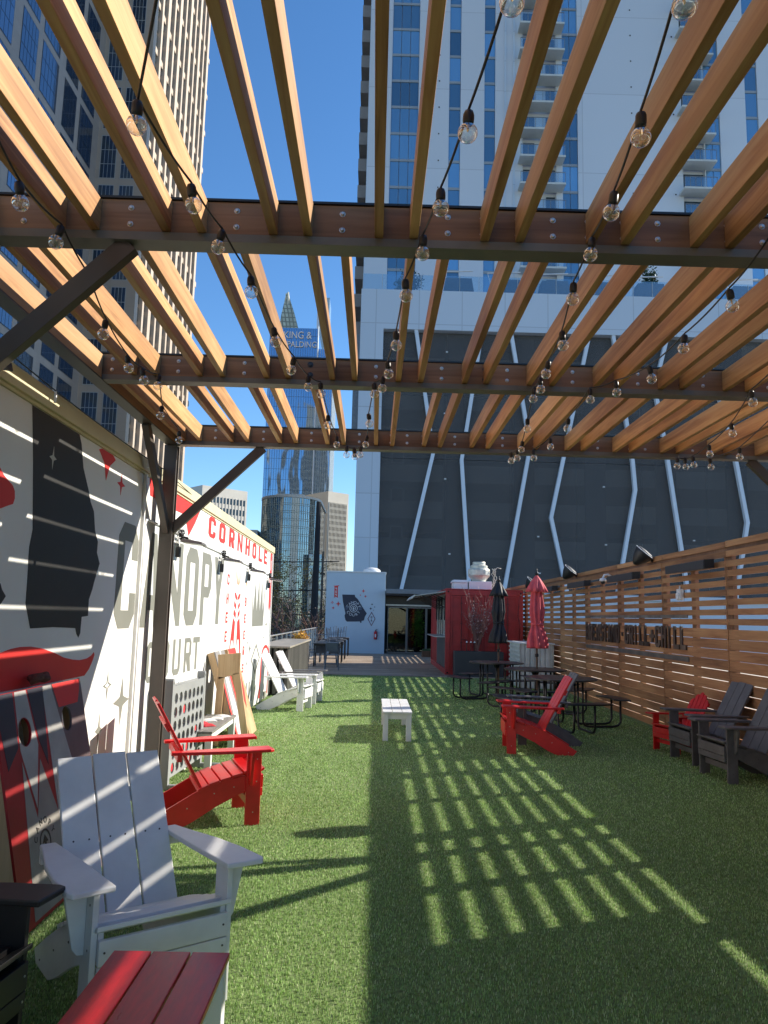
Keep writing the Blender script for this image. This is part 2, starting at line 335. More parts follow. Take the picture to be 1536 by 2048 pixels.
# ================================================================== SETTING
g = MB().quad((-900, -300, -6), (900, -300, -6), (900, 1500, -6), (-900, 1500, -6))
struct(g, 'street_ground', M('asphalt', (0.06, 0.06, 0.06), 0.85, 0, 0.2, 0.3))
g = MB().box(-4.6, 4.62, -4, 57.5, -6, -0.02)
struct(g, 'court_terrace', M('terrace_concrete', (0.3, 0.29, 0.27), 0.8, 0, 0.1, 2))
turf_m = M('turf_base', (0.16, 0.23, 0.075), 0.9, 0, 0.3, 40, bump=0.5, bs=200, bd=0.01)
struct(MB().box(-4.5, 4.62, -3.9, 22.0, -0.019, 0.0), 'turf', turf_m)
struct(MB().box(4.63, 16, -4, 57, -6, -0.01), 'added_pale_ground', M('pale_ground', (0.62, 0.58, 0.5), 0.8, 0, 0.08, 1))  # pale ground added outside the fence so its slits look bright and sunlit
# deck boards
g = MB()
y = 22.02; 
while y < 36.9:
    x = -2.4-random.random()*2
    while x < 4.6:
        x2 = min(x+random.choice((1.8, 2.4, 3.0)), 4.6); xa = max(x, -2.4)
        if x2 > xa+0.02: g.box(xa, x2-0.004, y, y+0.134, -0.015, 0.012)
        x = x2
    y += 0.14
struct(g, 'deck', deckw)

def turf_blades():
    import numpy as np
    rng = np.random.default_rng(3); P = []
    zones = [(-2.05, 3.2, 2.3, 3.6, 13000, .0036, .014), (-2.05, 3.6, 3.6, 5.2, 10000, .0040, .0145), (-2.05, 4.45, 5.2, 7.5, 6500, .0050, .015),
             (-2.05, 4.45, 7.5, 11, 3200, .0070, .016), (-2.05, 4.45, 11, 16, 1500, .010, .016), (-2.05, 4.45, 16, 21.95, 700, .016, .017)]
    for (x0, x1, y0, y1, dn, wd, ln) in zones:
        n = int((x1-x0)*(y1-y0)*dn)
        x = rng.uniform(x0, x1, n); y = rng.uniform(y0, y1, n)
        vis = np.abs(x) < 0.72*y+0.9; x = x[vis]; y = y[vis]; n = len(x)
        a = rng.uniform(0, 2*np.pi, n); l = ln*rng.uniform(.6, 1.25, n); lean = rng.uniform(.0, .75, n); b = a+rng.normal(0, .5, n)
        # coherent lean patches
        b2 = np.sin(x*3.1+y*1.7)*1.3+np.cos(y*2.3-x)*1.1; mixm = rng.random(n) < .45; b = np.where(mixm, b2, b)
        dx = np.cos(a)*wd/2*rng.uniform(.7, 1.3, n); dy = np.sin(a)*wd/2*rng.uniform(.7, 1.3, n)
        lx = np.cos(b)*l*lean*.55; ly = np.sin(b)*l*lean*.55; h = l*np.sqrt(np.maximum(.1, 1-(lean*.6)**2))
        z0 = np.zeros(n)
        v = np.stack([np.stack([x-dx, y-dy, z0], 1), np.stack([x+dx, y+dy, z0], 1), np.stack([x+dx*.8+lx*.35, y+dy*.8+ly*.35, h*.62], 1), np.stack([x-dx*.8+lx*.35, y-dy*.8+ly*.35, h*.62], 1), np.stack([x+lx, y+ly, h], 1)], 1)
        P.append(v)
    v = np.concatenate(P); n = len(v); co = v.reshape(-1, 3).astype('f')
    me = bpy.data.meshes.new('turf_blades'); me.vertices.add(n*5); me.vertices.foreach_set('co', co.ravel())
    base = (np.arange(n)*5)[:, None]
    loops = np.concatenate([base+np.array([[0, 1, 2, 3]]), base+np.array([[3, 2, 4]])], 1).astype('i')
    me.loops.add(n*7); me.loops.foreach_set('vertex_index', loops.ravel())
    ls = np.stack([np.arange(n)*7, np.arange(n)*7+4], 1).astype('i').ravel()
    me.polygons.add(n*2); me.polygons.foreach_set('loop_start', ls)
    try: me.polygons.foreach_set('loop_total', np.tile([4, 3], n).astype('i'))
    except Exception: pass
    me.update(calc_edges=True); me.validate()
    m, t, b = new_mat('turf_blade'); N = t.nodes; L = t.links
    ge = N.new('ShaderNodeNewGeometry'); cr = N.new('ShaderNodeValToRGB'); e = cr.color_ramp.elements
    e[0].position = 0; e[0].color = (0.13, 0.19, 0.04, 1); e[1].position = 1; e[1].color = (0.80, 0.84, 0.55, 1)
    for p, c in ((.3, (0.235, 0.39, 0.105, 1)), (.65, (0.375, 0.57, 0.20, 1)), (.88, (0.54, 0.73, 0.31, 1))):
        k = e.new(p); k.color = c
    L.new(ge.outputs['Random Per Island'], cr.inputs[0])
    tc = N.new('ShaderNodeTexCoord'); mp = N.new('ShaderNodeMapping'); mp.inputs['Scale'].default_value = (2.2, .5, 1); L.new(tc.outputs['Object'], mp.inputs[0])
    nz = N.new('ShaderNodeTexNoise'); nz.inputs['Scale'].default_value = 1.3; nz.inputs['Detail'].default_value = 5; nz.inputs['Roughness'].default_value = .65; L.new(mp.outputs[0], nz.inputs['Vector'])
    mr = N.new('ShaderNodeMapRange'); mr.inputs[1].default_value = .3; mr.inputs[2].default_value = .7; mr.inputs[3].default_value = .78; mr.inputs[4].default_value = 1.15; L.new(nz.outputs['Fac'], mr.inputs[0])
    hs = N.new('ShaderNodeHueSaturation'); L.new(cr.outputs[0], hs.inputs['Color']); L.new(mr.outputs[0], hs.inputs['Value']); cr = hs; L.new(hs.outputs[0], b.inputs['Base Color'])
    b.inputs['Roughness'].default_value = 0.36; b.inputs['Specular IOR Level'].default_value = 0.5
    tl = N.new('ShaderNodeBsdfTranslucent'); mx = N.new('ShaderNodeMixShader'); mx.inputs[0].default_value = 0.3; L.new(cr.outputs[0], tl.inputs[0])
    L.new(b.outputs[0], mx.inputs[1]); L.new(tl.outputs[0], mx.inputs[2]); L.new(mx.outputs[0], N['Material Output'].inputs[0])
    me.materials.append(m)
    o = bpy.data.objects.new('turf_grass', me); COL.objects.link(o)
    o['label'] = 'green artificial turf blades covering the court'; o['category'] = 'grass'; o['kind'] = 'stuff'
turf_blades()

# ================================================================== PERGOLA
XL, XR = -1.95, 4.42
BY = [7.18, 5.175, 3.155, 1.13, -0.9]
perg = thing('pergola', 'timber and dark steel pergola with paired rafters over the turf court', 'pergola', (XL, BY[0], 0))
def post(x, y):
    m = MB().box(x-.045, x+.045, y-.035, y+.035, 0, 3.195)
    m.box(x-.06, x+.06, y-.05, y-.035, 0, 3.195).box(x-.06, x+.06, y+.035, y+.05, 0, 3.195)
    m.box(x-.1, x+.1, y-.1, y+.1, 0, .012)
    return m.build('post', brown_steel, perg, world=True, bev=.003)
for y in (BY[0], BY[2], BY[4]):
    post(XL, y); post(XR, y)
def brace(a, b): return MB().bar(a, b, .055, .085, (0, 0, 1)).build('brace', brown_steel, perg, world=True, bev=.003)
for y in (BY[0], BY[2], BY[4]):
    brace((XL+.03, y, 2.38), (XL+.86, y, 3.20)); brace((XR-.03, y, 2.38), (XR-.86, y, 3.20))
brace((XL, BY[0]-.03, 2.38), (XL, BY[0]-.86, 3.20)); brace((XR, BY[0]-.03, 2.38), (XR, BY[0]-.86, 3.20))
brace((XR, BY[2]+.03, 2.38), (XR, BY[2]+.86, 3.20)); brace((XL, BY[2]+.03, 2.38), (XL, BY[2]+.5, 2.85))
nb = 0; bolts_rest = MB()
def bolt_mb(m, x, y, z, dy, r=.0098):
    m.lathe([(r*1.35, 0), (r*1.35, .002), (r, .0022), (r, .008), (r*.6, .011)], (x, y, z), 8, Matrix.Rotation(R(90 if dy < 0 else -90), 4, 'X'))
for bi, y in enumerate(BY):
    m = MB().box(XL-.05, XR+.05, y-.052, y+.052, 3.200, 3.209).box(XL-.05, XR+.05, y-.004, y+.004, 3.209, 3.385).box(XL-.05, XR+.05, y-.052, y-.046, 3.209, 3.236)
    fl = m.build('beam', flange, perg, world=True)
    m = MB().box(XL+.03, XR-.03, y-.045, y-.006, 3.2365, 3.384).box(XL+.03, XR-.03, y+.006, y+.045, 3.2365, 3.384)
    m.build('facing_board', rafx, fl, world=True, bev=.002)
    MB().box(XL-.05, XR+.05, y-.055, y+.055, 3.386, 3.396).build('cap_plate', black_steel, fl, world=True)
    for i in range(0, 42):
        x = -1.80+.1512*i-.04
        if x > XR-.1: break
        for z in (3.272, 3.345):
            if bi == 2 or (bi == 1 and x < 3.3): 
                b = MB(); big = (i in (9, 17, 26)); bolt_mb(b, x, y-.045, z, -1, .016 if big else .0098)
                if nb < 99: b.build('bolt', black_steel if big else zinc, fl, world=True); nb += 1
                else: bolt_mb(bolts_rest, x, y-.045, z, -1)
            elif bi == 0: bolt_mb(bolts_rest, x, y-.045, z, -1)
stuff(bolts_rest.build('bolt', zinc, perg, world=True))
for x in (XL, XR):
    s = 1 if x == XL else -1
    m = MB().box(x-.05, x+.05, BY[4], BY[0]-.062, 3.196, 3.208)
    fl = m.build('side_beam', brown_steel, perg, world=True)
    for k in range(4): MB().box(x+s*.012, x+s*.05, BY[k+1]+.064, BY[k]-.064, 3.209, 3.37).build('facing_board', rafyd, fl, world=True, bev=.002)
    MB().box(x-.04, x+.008, BY[4]+.1, BY[0]-.07, 3.21, 3.37).build('outer_channel', brown_steel, fl, world=True)
rest = MB(); rc = 0
for k in range(4):
    y0 = BY[k+1]+.046; y1 = BY[k]-.0465
    off = 0.0 if k in (0, 2) else 0.148
    for n in range(-4, 10):
        for d in (0, .152):
            x = off+.4535*n+d-.018
            if x < XL+.1 or x > XR-.08: continue
            jz = random.uniform(-.003, .003); jx = random.uniform(-.003, .003)
            if k == 3: rest.box(x-.019, x+.019, y0, y1, 3.24, 3.378)
            else:
                m = MB().box(x-.019+jx, x+.019+jx, y0, y1, 3.24+jz, 3.378+jz); m.build('rafter', raf, perg, world=True, bev=.002); rc += 1
stuff(rest.build('rafter', raf, perg, world=True))

# ------------------------------------------------------------------ string lights
def strand(pts, bulbs, label, sag=0.0, frm=None):
    """pts: cable path; bulbs hang on it"""
    t = thing('string_lights', label, 'string lights', pts[0], 0, 'strands of bulbs hung under the pergola')
    MB().tube(pts, .0042, 6).build('cable', black_pl, t, world=True, smooth=True)
    for (x, y, z, tx, ty) in bulbs:
        Mx = Matrix.Rotation(tx, 4, 'X') @ Matrix.Rotation(ty, 4, 'Y')
        so = MB().lathe([(.006, .006), (.0135, .003), (.0165, -.006), (.017, -.022), (.016, -.034), (.014, -.039)][::-1], (x, y, z), 10, Mx).build('socket', black_pl, t, world=True, smooth=True)
        bu = MB(); pr = [(.012, -.038), (.0135, -.043)]
        for i in range(1, 12):
            a = math.pi*i/12; 
            if i >= 2: pr.append((.0295*math.sin(a), -.070+.0295*math.cos(a)))
        pr.append((.002, -.0995)); bu.lathe(pr[::-1], (x, y, z), 16, Mx); bo = bu.build('bulb', bulbg, t, world=True, smooth=True)
        fb = MB().lathe([(.001, -.066), (.004, -.06), (.0035, -.048), (.005, -.042)], (x, y, z), 6, Mx); fb.build('filament', filam, bo, world=True)
    return t
STR = [
 ([(0.293, 1.415, 3.040), (0.286, 1.585, 3.040), (0.242, 2.074, 3.040), (0.196, 2.492, 3.040), (0.162, 2.923, 3.095), (0.103, 3.218, 3.040), (0.081, 3.837, 3.040), (0.046, 4.317, 3.040), (0.021, 4.795, 3.095), (-0.034, 4.922, 3.095), (-0.072, 5.489, 3.040), (-0.092, 6.439, 3.095), (-0.143, 6.549, 3.030), (-0.206, 6.641, 3.030), (-0.270, 6.565, 3.030)],
  'bulb strand running down the middle of the pergola, left of the brick red umbrella'),
 ([(0.637, 1.401, 3.040), (0.672, 1.576, 3.040), (0.743, 2.056, 3.040), (0.795, 2.474, 3.040), (0.842, 2.906, 3.095), (0.842, 3.203, 3.040), (0.931, 3.776, 3.040), (0.966, 4.237, 3.040), (1.022, 4.723, 3.095), (1.029, 4.924, 3.095), (1.099, 5.510, 3.040), (1.247, 6.471, 3.095), (1.209, 6.501, 3.030), (1.177, 6.633, 3.030)],
  'bulb strand right of the middle one, over the red chair'),
 ([(-1.198, 2.110, 3.040), (-1.277, 2.526, 3.040), (-1.298, 2.933, 3.095), (-1.308, 3.272, 3.040), (-1.411, 3.796, 3.040), (-1.474, 4.340, 3.040), (-1.457, 4.576, 3.040), (-1.439, 4.875, 3.095), (-1.568, 5.434, 3.040), (-1.633, 6.198, 3.040)],
  'bulb strand nearest the mural wall'),
 ([(-0.499, 1.533, 3.040), (-0.728, 2.075, 3.040), (-0.673, 2.508, 3.040), (-0.650, 2.931, 3.095), (-0.580, 3.233, 3.040), (-0.557, 3.836, 3.040), (-0.498, 4.301, 3.040), (-0.462, 4.807, 3.095), (-0.391, 4.945, 3.095), (-0.373, 5.566, 3.040), (-0.354, 6.470, 3.095)],
  'bulb strand second from the mural wall, crossing the brown tower'),
 ([(1.540, 2.871, 3.095), (1.541, 3.224, 3.040), (1.564, 3.776, 3.040), (1.562, 4.276, 3.040), (1.513, 4.742, 3.095), (1.394, 4.912, 3.095), (1.393, 5.477, 3.040), (1.452, 6.329, 3.095), (1.344, 6.504, 3.030)],
  'bulb strand right of the middle, slanting toward the fence'),
 ([(2.209, 3.916, 3.040), (2.353, 4.686, 3.040), (2.601, 5.494, 3.040), (2.718, 6.147, 3.030), (2.772, 6.597, 3.030), (2.740, 6.692, 3.030), (2.659, 6.657, 3.030)],
  'bulb strand nearest the slatted fence'),
 ([(2.633, 4.636, 3.040), (3.012, 6.228, 3.030), (2.951, 6.663, 3.030)],
  'short bulb strand at the far right corner of the pergola'),
]
for pp, lab in STR:
    pts = []; bl = []
    for i, p in enumerate(pp):
        pts.append(Vector((p[0], p[1], p[2]+.075)))
        if i: bl.append((p[0], p[1], p[2]+.062, random.uniform(-.15, .15), random.uniform(-.2, .2)))
    # cable gently sagging between bulbs
    path = []
    for a, b in zip(pts[:-1], pts[1:]):
        for k in range(6):
            u = k/6; q = a.lerp(b, u); q.z -= .012*4*u*(1-u); path.append(q)
    path.append(pts[-1])
    strand(path, bl, lab)

# ================================================================== MURAL WALL
WX = -2.07
wall = thing('mural_wall', 'long white mural wall lettered CANOPY COURT and CORNHOLE', 'wall', (WX, 15.6, 0))
m = MB().box(WX-2.4, WX, 6.80, 15.62, 0.03, 2.84).box(WX-2.4, WX, -3.5, 6.745, 0.03, 2.84).box(WX-2.38, WX-.02, 6.745, 6.80, 0.03, 2.84)
m.build('wall_panel', wallw, wall, world=True, bev=.004)
m = MB().box(WX-2.45, WX+.03, -3.5, 15.68, 2.865, 2.985).box(WX-2.44, WX+.012, -3.5, 15.66, 2.842, 2.864)
m.build('coping', cream, wall, world=True, bev=.004)
m = MB().tube([(WX+.012, 6.84, 0.06), (WX+.012, 6.84, 2.40), (WX+.012, 6.88, 2.445), (WX+.012, 6.94, 2.452), (WX+.012, 15.4, 2.40)], .011, 8)
m.build('conduit', wmetal, wall, world=True, smooth=True)
m = MB().box(WX, WX+.02, 15.55, 15.60, .05, 2.84).box(WX, WX+.025, 6.76, 6.79, .05, 2.84)
m.build('edge_trim', wallw, wall, world=True, bev=.002)
for y in (9.7, 12.6, 15.2): MB().box(WX, WX+.02, y-.12, y+.12, .03, .16).build('base_vent', p_grey, wall, world=True)
O = (WX+.0005, 0, 0)
def mural(name, polys, mat, lay=0):     # polys in (y, z)
    # right vector = +Y seen from the court with up Z gives normal +X
    return flat(name, polys, (WX+.001+lay*.0012, 0, 0), (0, 1, 0), (0, 0, 1), .0016, mat, wall)
ga = [(4.495, 2.835), (4.569, 2.502), (4.642, 2.106), (4.615, 1.994), (4.628, 1.801), (4.632, 1.662), (4.684, 1.576), (4.722, 1.512), (5.05, 1.516), (5.433, 1.504), (5.464, 1.463), (5.502, 1.437), (5.53, 1.468), (5.533, 1.582), (5.654, 1.589), (5.647, 1.706), (5.703, 1.786), (5.728, 1.84), (5.812, 1.98), (5.739, 2.055), (5.741, 2.137), (5.669, 2.21), (5.614, 2.35), (5.537, 2.406), (5.487, 2.477), (5.352, 2.623), (5.287, 2.777), (5.235, 2.835)]
mural('painted_silhouette', [ga], p_dark)
ban = [(3.2, 1.30), (3.8, 1.28), (4.1, 1.33), (4.372, 1.383), (4.498, 1.4), (4.61, 1.406), (4.755, 1.403), (4.912, 1.386), (5.112, 1.349), (5.267, 1.312), (5.428, 1.289), (5.562, 1.278), (5.699, 1.283), (5.786, 1.301), (5.829, 1.323), (5.845, 1.302), (5.813, 1.258), (5.752, 1.203), (5.671, 1.163), (5.15, 1.161), (4.753, 1.162), (4.414, 1.165), (3.2, 1.12)]
mural('painted_banner', [ban], p_red)
mural('painted_blob', [[(3.9, 2.5), (4.179, 2.391), (4.227, 2.361), (4.284, 2.341), (4.342, 2.32), (4.37, 2.294), (4.378, 2.253), (4.362, 2.219), (4.3, 2.2), (4.221, 2.173), (3.9, 2.1)]], p_red)
mural('painted_blob', [[(4.0, 1.8), (4.299, 1.765), (4.326, 1.731), (4.375, 1.697), (4.348, 1.672), (4.321, 1.651), (4.0, 1.6)]], p_dark)
mural('painted_star', [star(4.84, 2.586, .055, .075)], p_pale, 1)
mural('painted_star', [[(5.807, 2.835), (5.93, 2.835), (5.999, 2.81), (5.88, 2.74), (5.815, 2.615), (5.76, 2.74), (5.626, 2.815), (5.69, 2.835)]], p_red)
mural('painted_star', [star(6.17, 2.645, .10, .088)], p_red)
mural('painted_star', [star(6.18, 1.05, .10, .108), star(6.18, 1.05, .06, .07)[::-1]], p_grey)
mural('painted_star', [star(6.55, .89, .2, .195)], p_grey); mural('painted_star', [star(6.055, .725, .075, .13)], p_grey)
mural('painted_star', [star(15.06, 1.44, .12, .15)], p_grey); mural('painted_star', [star(13.18, 1.055, .13, .14)], p_grey)
mural('painted_star', [star(12.95, 1.16, .06, .08)], p_grey); mural('painted_star', [star(12.9, .82, .07, .12)], p_grey); mural('painted_star', [star(14.75, 1.2, .07, .08)], p_grey)
for ch, y, wd in zip('CANOPY', (6.21, 6.90, 7.62, 8.48, 9.27, 9.98), (.52, .62, .70, .62, .56, .64)):
    mural('painted_letter', place_glyph(ch, y, 1.487, wd, .872, .19 if ch != 'N' else .17), p_grey)
for ch, y, wd in zip('COURT', (6.95, 7.64, 8.13, 8.62, 9.02), (.32, .34, .32, .32, .34)):
    if ch == 'C': continue
    mural('painted_letter', place_glyph(ch, y, .975, wd, .375, .17), p_grey)
mural('painted_letter', place_glyph('C', 7.19, .975, .33, .375, .17), p_grey)
for ch, y in zip('CORNHOLE', (9.5, 10.16, 10.86, 11.55, 12.27, 12.98, 13.70, 14.36)):
    mural('painted_letter', place_glyph(ch, y, 2.572, .43, .262, .22), p_red)
for ch, z in zip('CHEE', (2.035, 1.765, 1.50, 1.235)): mural('painted_letter', place_glyph(ch, 10.90, z, .16, .15), p_red)
for ch, z in zip('BEERS', (1.756, 1.488, 1.226, .976, .70)): mural('painted_letter', place_glyph(ch, 12.47, z, .16, .14), p_red)
mural('painted_letter', place_glyph('+', 12.47, 2.05, .16, .14), p_tan)
for ch, y in zip('MEET'[1:], (8.95, 9.10, 9.25)): mural('painted_letter', place_glyph(ch, y, .60, .11, .085), p_red)
mural('painted_wedge', [[(6.93, 2.838), (7.34, 2.838), (7.39, 2.677), (6.976, 2.683)]], p_red)
mural('painted_wedge', [[(7.41, 2.838), (9.02, 2.838), (8.78, 2.65), (8.50, 2.469), (8.30, 2.68), (7.85, 2.67), (7.43, 2.67)]], p_red)
fk = [(13.31, 1.42), (14.61, 1.42)]
up_ = []
for i in range(5):
    c0 = 14.72-.385*i; up_ += [(c0-.02, 2.265), (c0-.2, 1.66)] if i < 4 else [(c0-.02, 2.265)]
mural('painted_fork', [fk+[(14.68, 1.75)]+up_+[(13.24, 1.9)]], p_grey)
for P_ in ([(11.53, 1.947), (11.62, 1.94), (11.75, 1.88), (11.75, 1.83), (11.6, 1.86), (11.53, 1.92)], [(12.02, 1.945), (11.9, 1.93), (11.80, 1.88), (11.80, 1.83), (11.95, 1.86), (12.02, 1.91)],
           [(11.535, 1.822), (11.70, 1.76), (11.70, 1.69), (11.52, 1.745)], [(12.012, 1.815), (11.86, 1.76), (11.86, 1.69), (12.012, 1.745)],
           [(11.52, 1.70), (11.70, 1.64), (11.69, 1.56), (11.50, 1.62)], [(12.02, 1.70), (11.86, 1.64), (11.86, 1.56), (12.02, 1.62)],
           [(11.49, 1.57), (11.66, 1.51), (11.62, 1.12), (11.54, 1.24), (11.42, 1.24), (11.34, 1.08), (11.29, 1.10)],
           [(12.03, 1.57), (11.85, 1.51), (11.87, 1.12), (11.95, 1.24), (12.06, 1.24), (12.17, 1.0), (12.25, .9), (12.22, 1.2)]):
    mural('painted_wheat', [P_], p_red)
for a, b in ((11.50, 11.72), (11.60, 11.74), (11.72, 11.77), (11.86, 11.80), (11.97, 11.83), (12.07, 11.86)):
    mural('painted_wheat', [[(a-.012, 2.28), (a+.012, 2.28), (b+.01, 2.07), (b-.01, 2.07)]], p_tan)
mural('painted_band', [[(15.25, 2.838), (15.5, 2.838), (15.52, 1.80), (15.45, 1.69), (15.38, 1.78), (15.28, 1.70)], [(15.34, 2.7), (15.42, 2.7), (15.42, 2.5), (15.34, 2.5)][::-1], [(15.34, 2.38), (15.44, 2.38), (15.44, 2.2), (15.34, 2.2)][::-1]], p_red)
mural('painted_diamond', [[(13.90, 1.121), (14.411, .845), (13.90, .575), (13.354, .855)], [(13.90, 1.06), (14.30, .845), (13.90, .635), (13.46, .85)][::-1]], p_grey)
mural('painted_diamond', [place_glyph('A', 13.78, .77, .1, .15)[0]], p_grey)
arch = [(14.55+.56*(1-math.cos(a)), .80+.25*math.sin(a)) for a in [math.pi*i/12 for i in range(13)]]
archi = [(14.67+.44*(1-math.cos(a)), .80+.19*math.sin(a)) for a in [math.pi*i/12 for i in range(13)]]
mural('painted_arch', [[(14.45, .1)]+arch+[(15.66-.04, .1), (15.50, .1)]+archi[::-1]+[(14.60, .1)]], p_red)
for i in range(3): mural('painted_bar', [[(12.95+.3*i, .15), (13.07+.3*i, .15), (13.07+.3*i, .5), (12.95+.3*i, .5)]], p_grey)

# wall lights
def wall_light(y, z, label, cable=True):
    t = thing('wall_light', label, 'flood light', (WX+.02, y, z), 0, 'flood lights along the mural wall')
    MB().tube([(0, 0, .0), (.05, 0, .02), (.09, 0, .01)], .012, 8).build('bracket', black_pl, t)
    MB().hexa([(.03, -.12, -.035), (.27, -.12, -.06), (.27, .12, -.06), (.03, .12, -.035), (.05, -.10, 0), (.25, -.10, -.03), (.25, .10, -.03), (.05, .10, 0)]).build('housing', M('light_housing', (.12, .11, .1), .4, bump=0), t, bev=.004)
    MB().hexa([(.05, -.1, -.041), (.25, -.1, -.063), (.25, .1, -.063), (.05, .1, -.041), (.05, -.1, -.037), (.25, -.1, -.057), (.25, .1, -.057), (.05, .1, -.037)]).build('lens', wmetal, t)
    cc = []; rr = random.Random(int(y*10))
    for k in range(46):
        a = k*.9; cc.append((.03+.02*math.cos(a*1.3), -.05+.055*math.cos(a)+rr.uniform(-.01, .01), .055+.04*math.sin(a)))
    MB().tube(cc, .005, 5).build('coiled_cable', black_pl, t, smooth=True)
    MB().tube([(.02, -.10, .02), (.02, -.13, -.02), (.02, -.13, -.09)], .005, 6).build('lead', black_pl, t)
    MB().box(0.005, .05, -.165, -.10, -.20, -.09).build('driver_box', black_pl, t, bev=.008)
for y, z, l in ((8.05, 2.39, 'flood light beside the pergola post, above the O of CANOPY'), (10.35, 2.37, 'flood light above the Y of CANOPY'), (12.6, 2.36, 'flood light above the red BEERS lettering'), (15.0, 2.33, 'flood light at the far end of the mural wall')):
    wall_light(y, z, l)

# near flood light clamped by the left edge
t = thing('spot_light', 'dark flood lamp behind the near pergola brace at the left edge', 'flood light', (-1.93, 3.62, 2.9))
MB().hexa([(-.12, -.13, -.06), (.10, -.13, -.1), (.10, .13, -.1), (-.12, .13, -.06), (-.1, -.11, .05), (.08, -.11, .0), (.08, .11, .0), (-.1, .11, .05)]).build('housing', black_pl, t, bev=.01)
MB().tube([(-.02, 0, .02), (-.02, 0, .3)], .015).build('bracket', black_pl, t)

# thin cable with two tiny lamps from the near post to the utility pole
cb = thing('overhead_cable', 'thin cable with two small lamps running from the pergola toward the pole', 'cable', (-2.0, 3.2, 3.1))
pts = []
A0 = Vector((-2.02, 3.2, 3.05)); A1 = Vector((-1.99, 7.1, 2.95)); A2 = Vector((-3.5, 44.5, 4.2))
for k in range(9): q = A0.lerp(A1, k/8); q.z -= .04*4*(k/8)*(1-k/8); pts.append(q)
for k in range(1, 17): q = A1.lerp(A2, k/16); q.z -= .55*4*(k/16)*(1-k/16); pts.append(q)
MB().tube(pts, .0045, 5).build('cable', black_pl, cb, world=True)
for k in (3, 7): q = pts[k]; MB().tube([q, (q.x, q.y, q.z-.03), (q.x, q.y, q.z-.075)], [.006, .009, .009], 8).build('small_lamp', wmetal, cb, world=True)

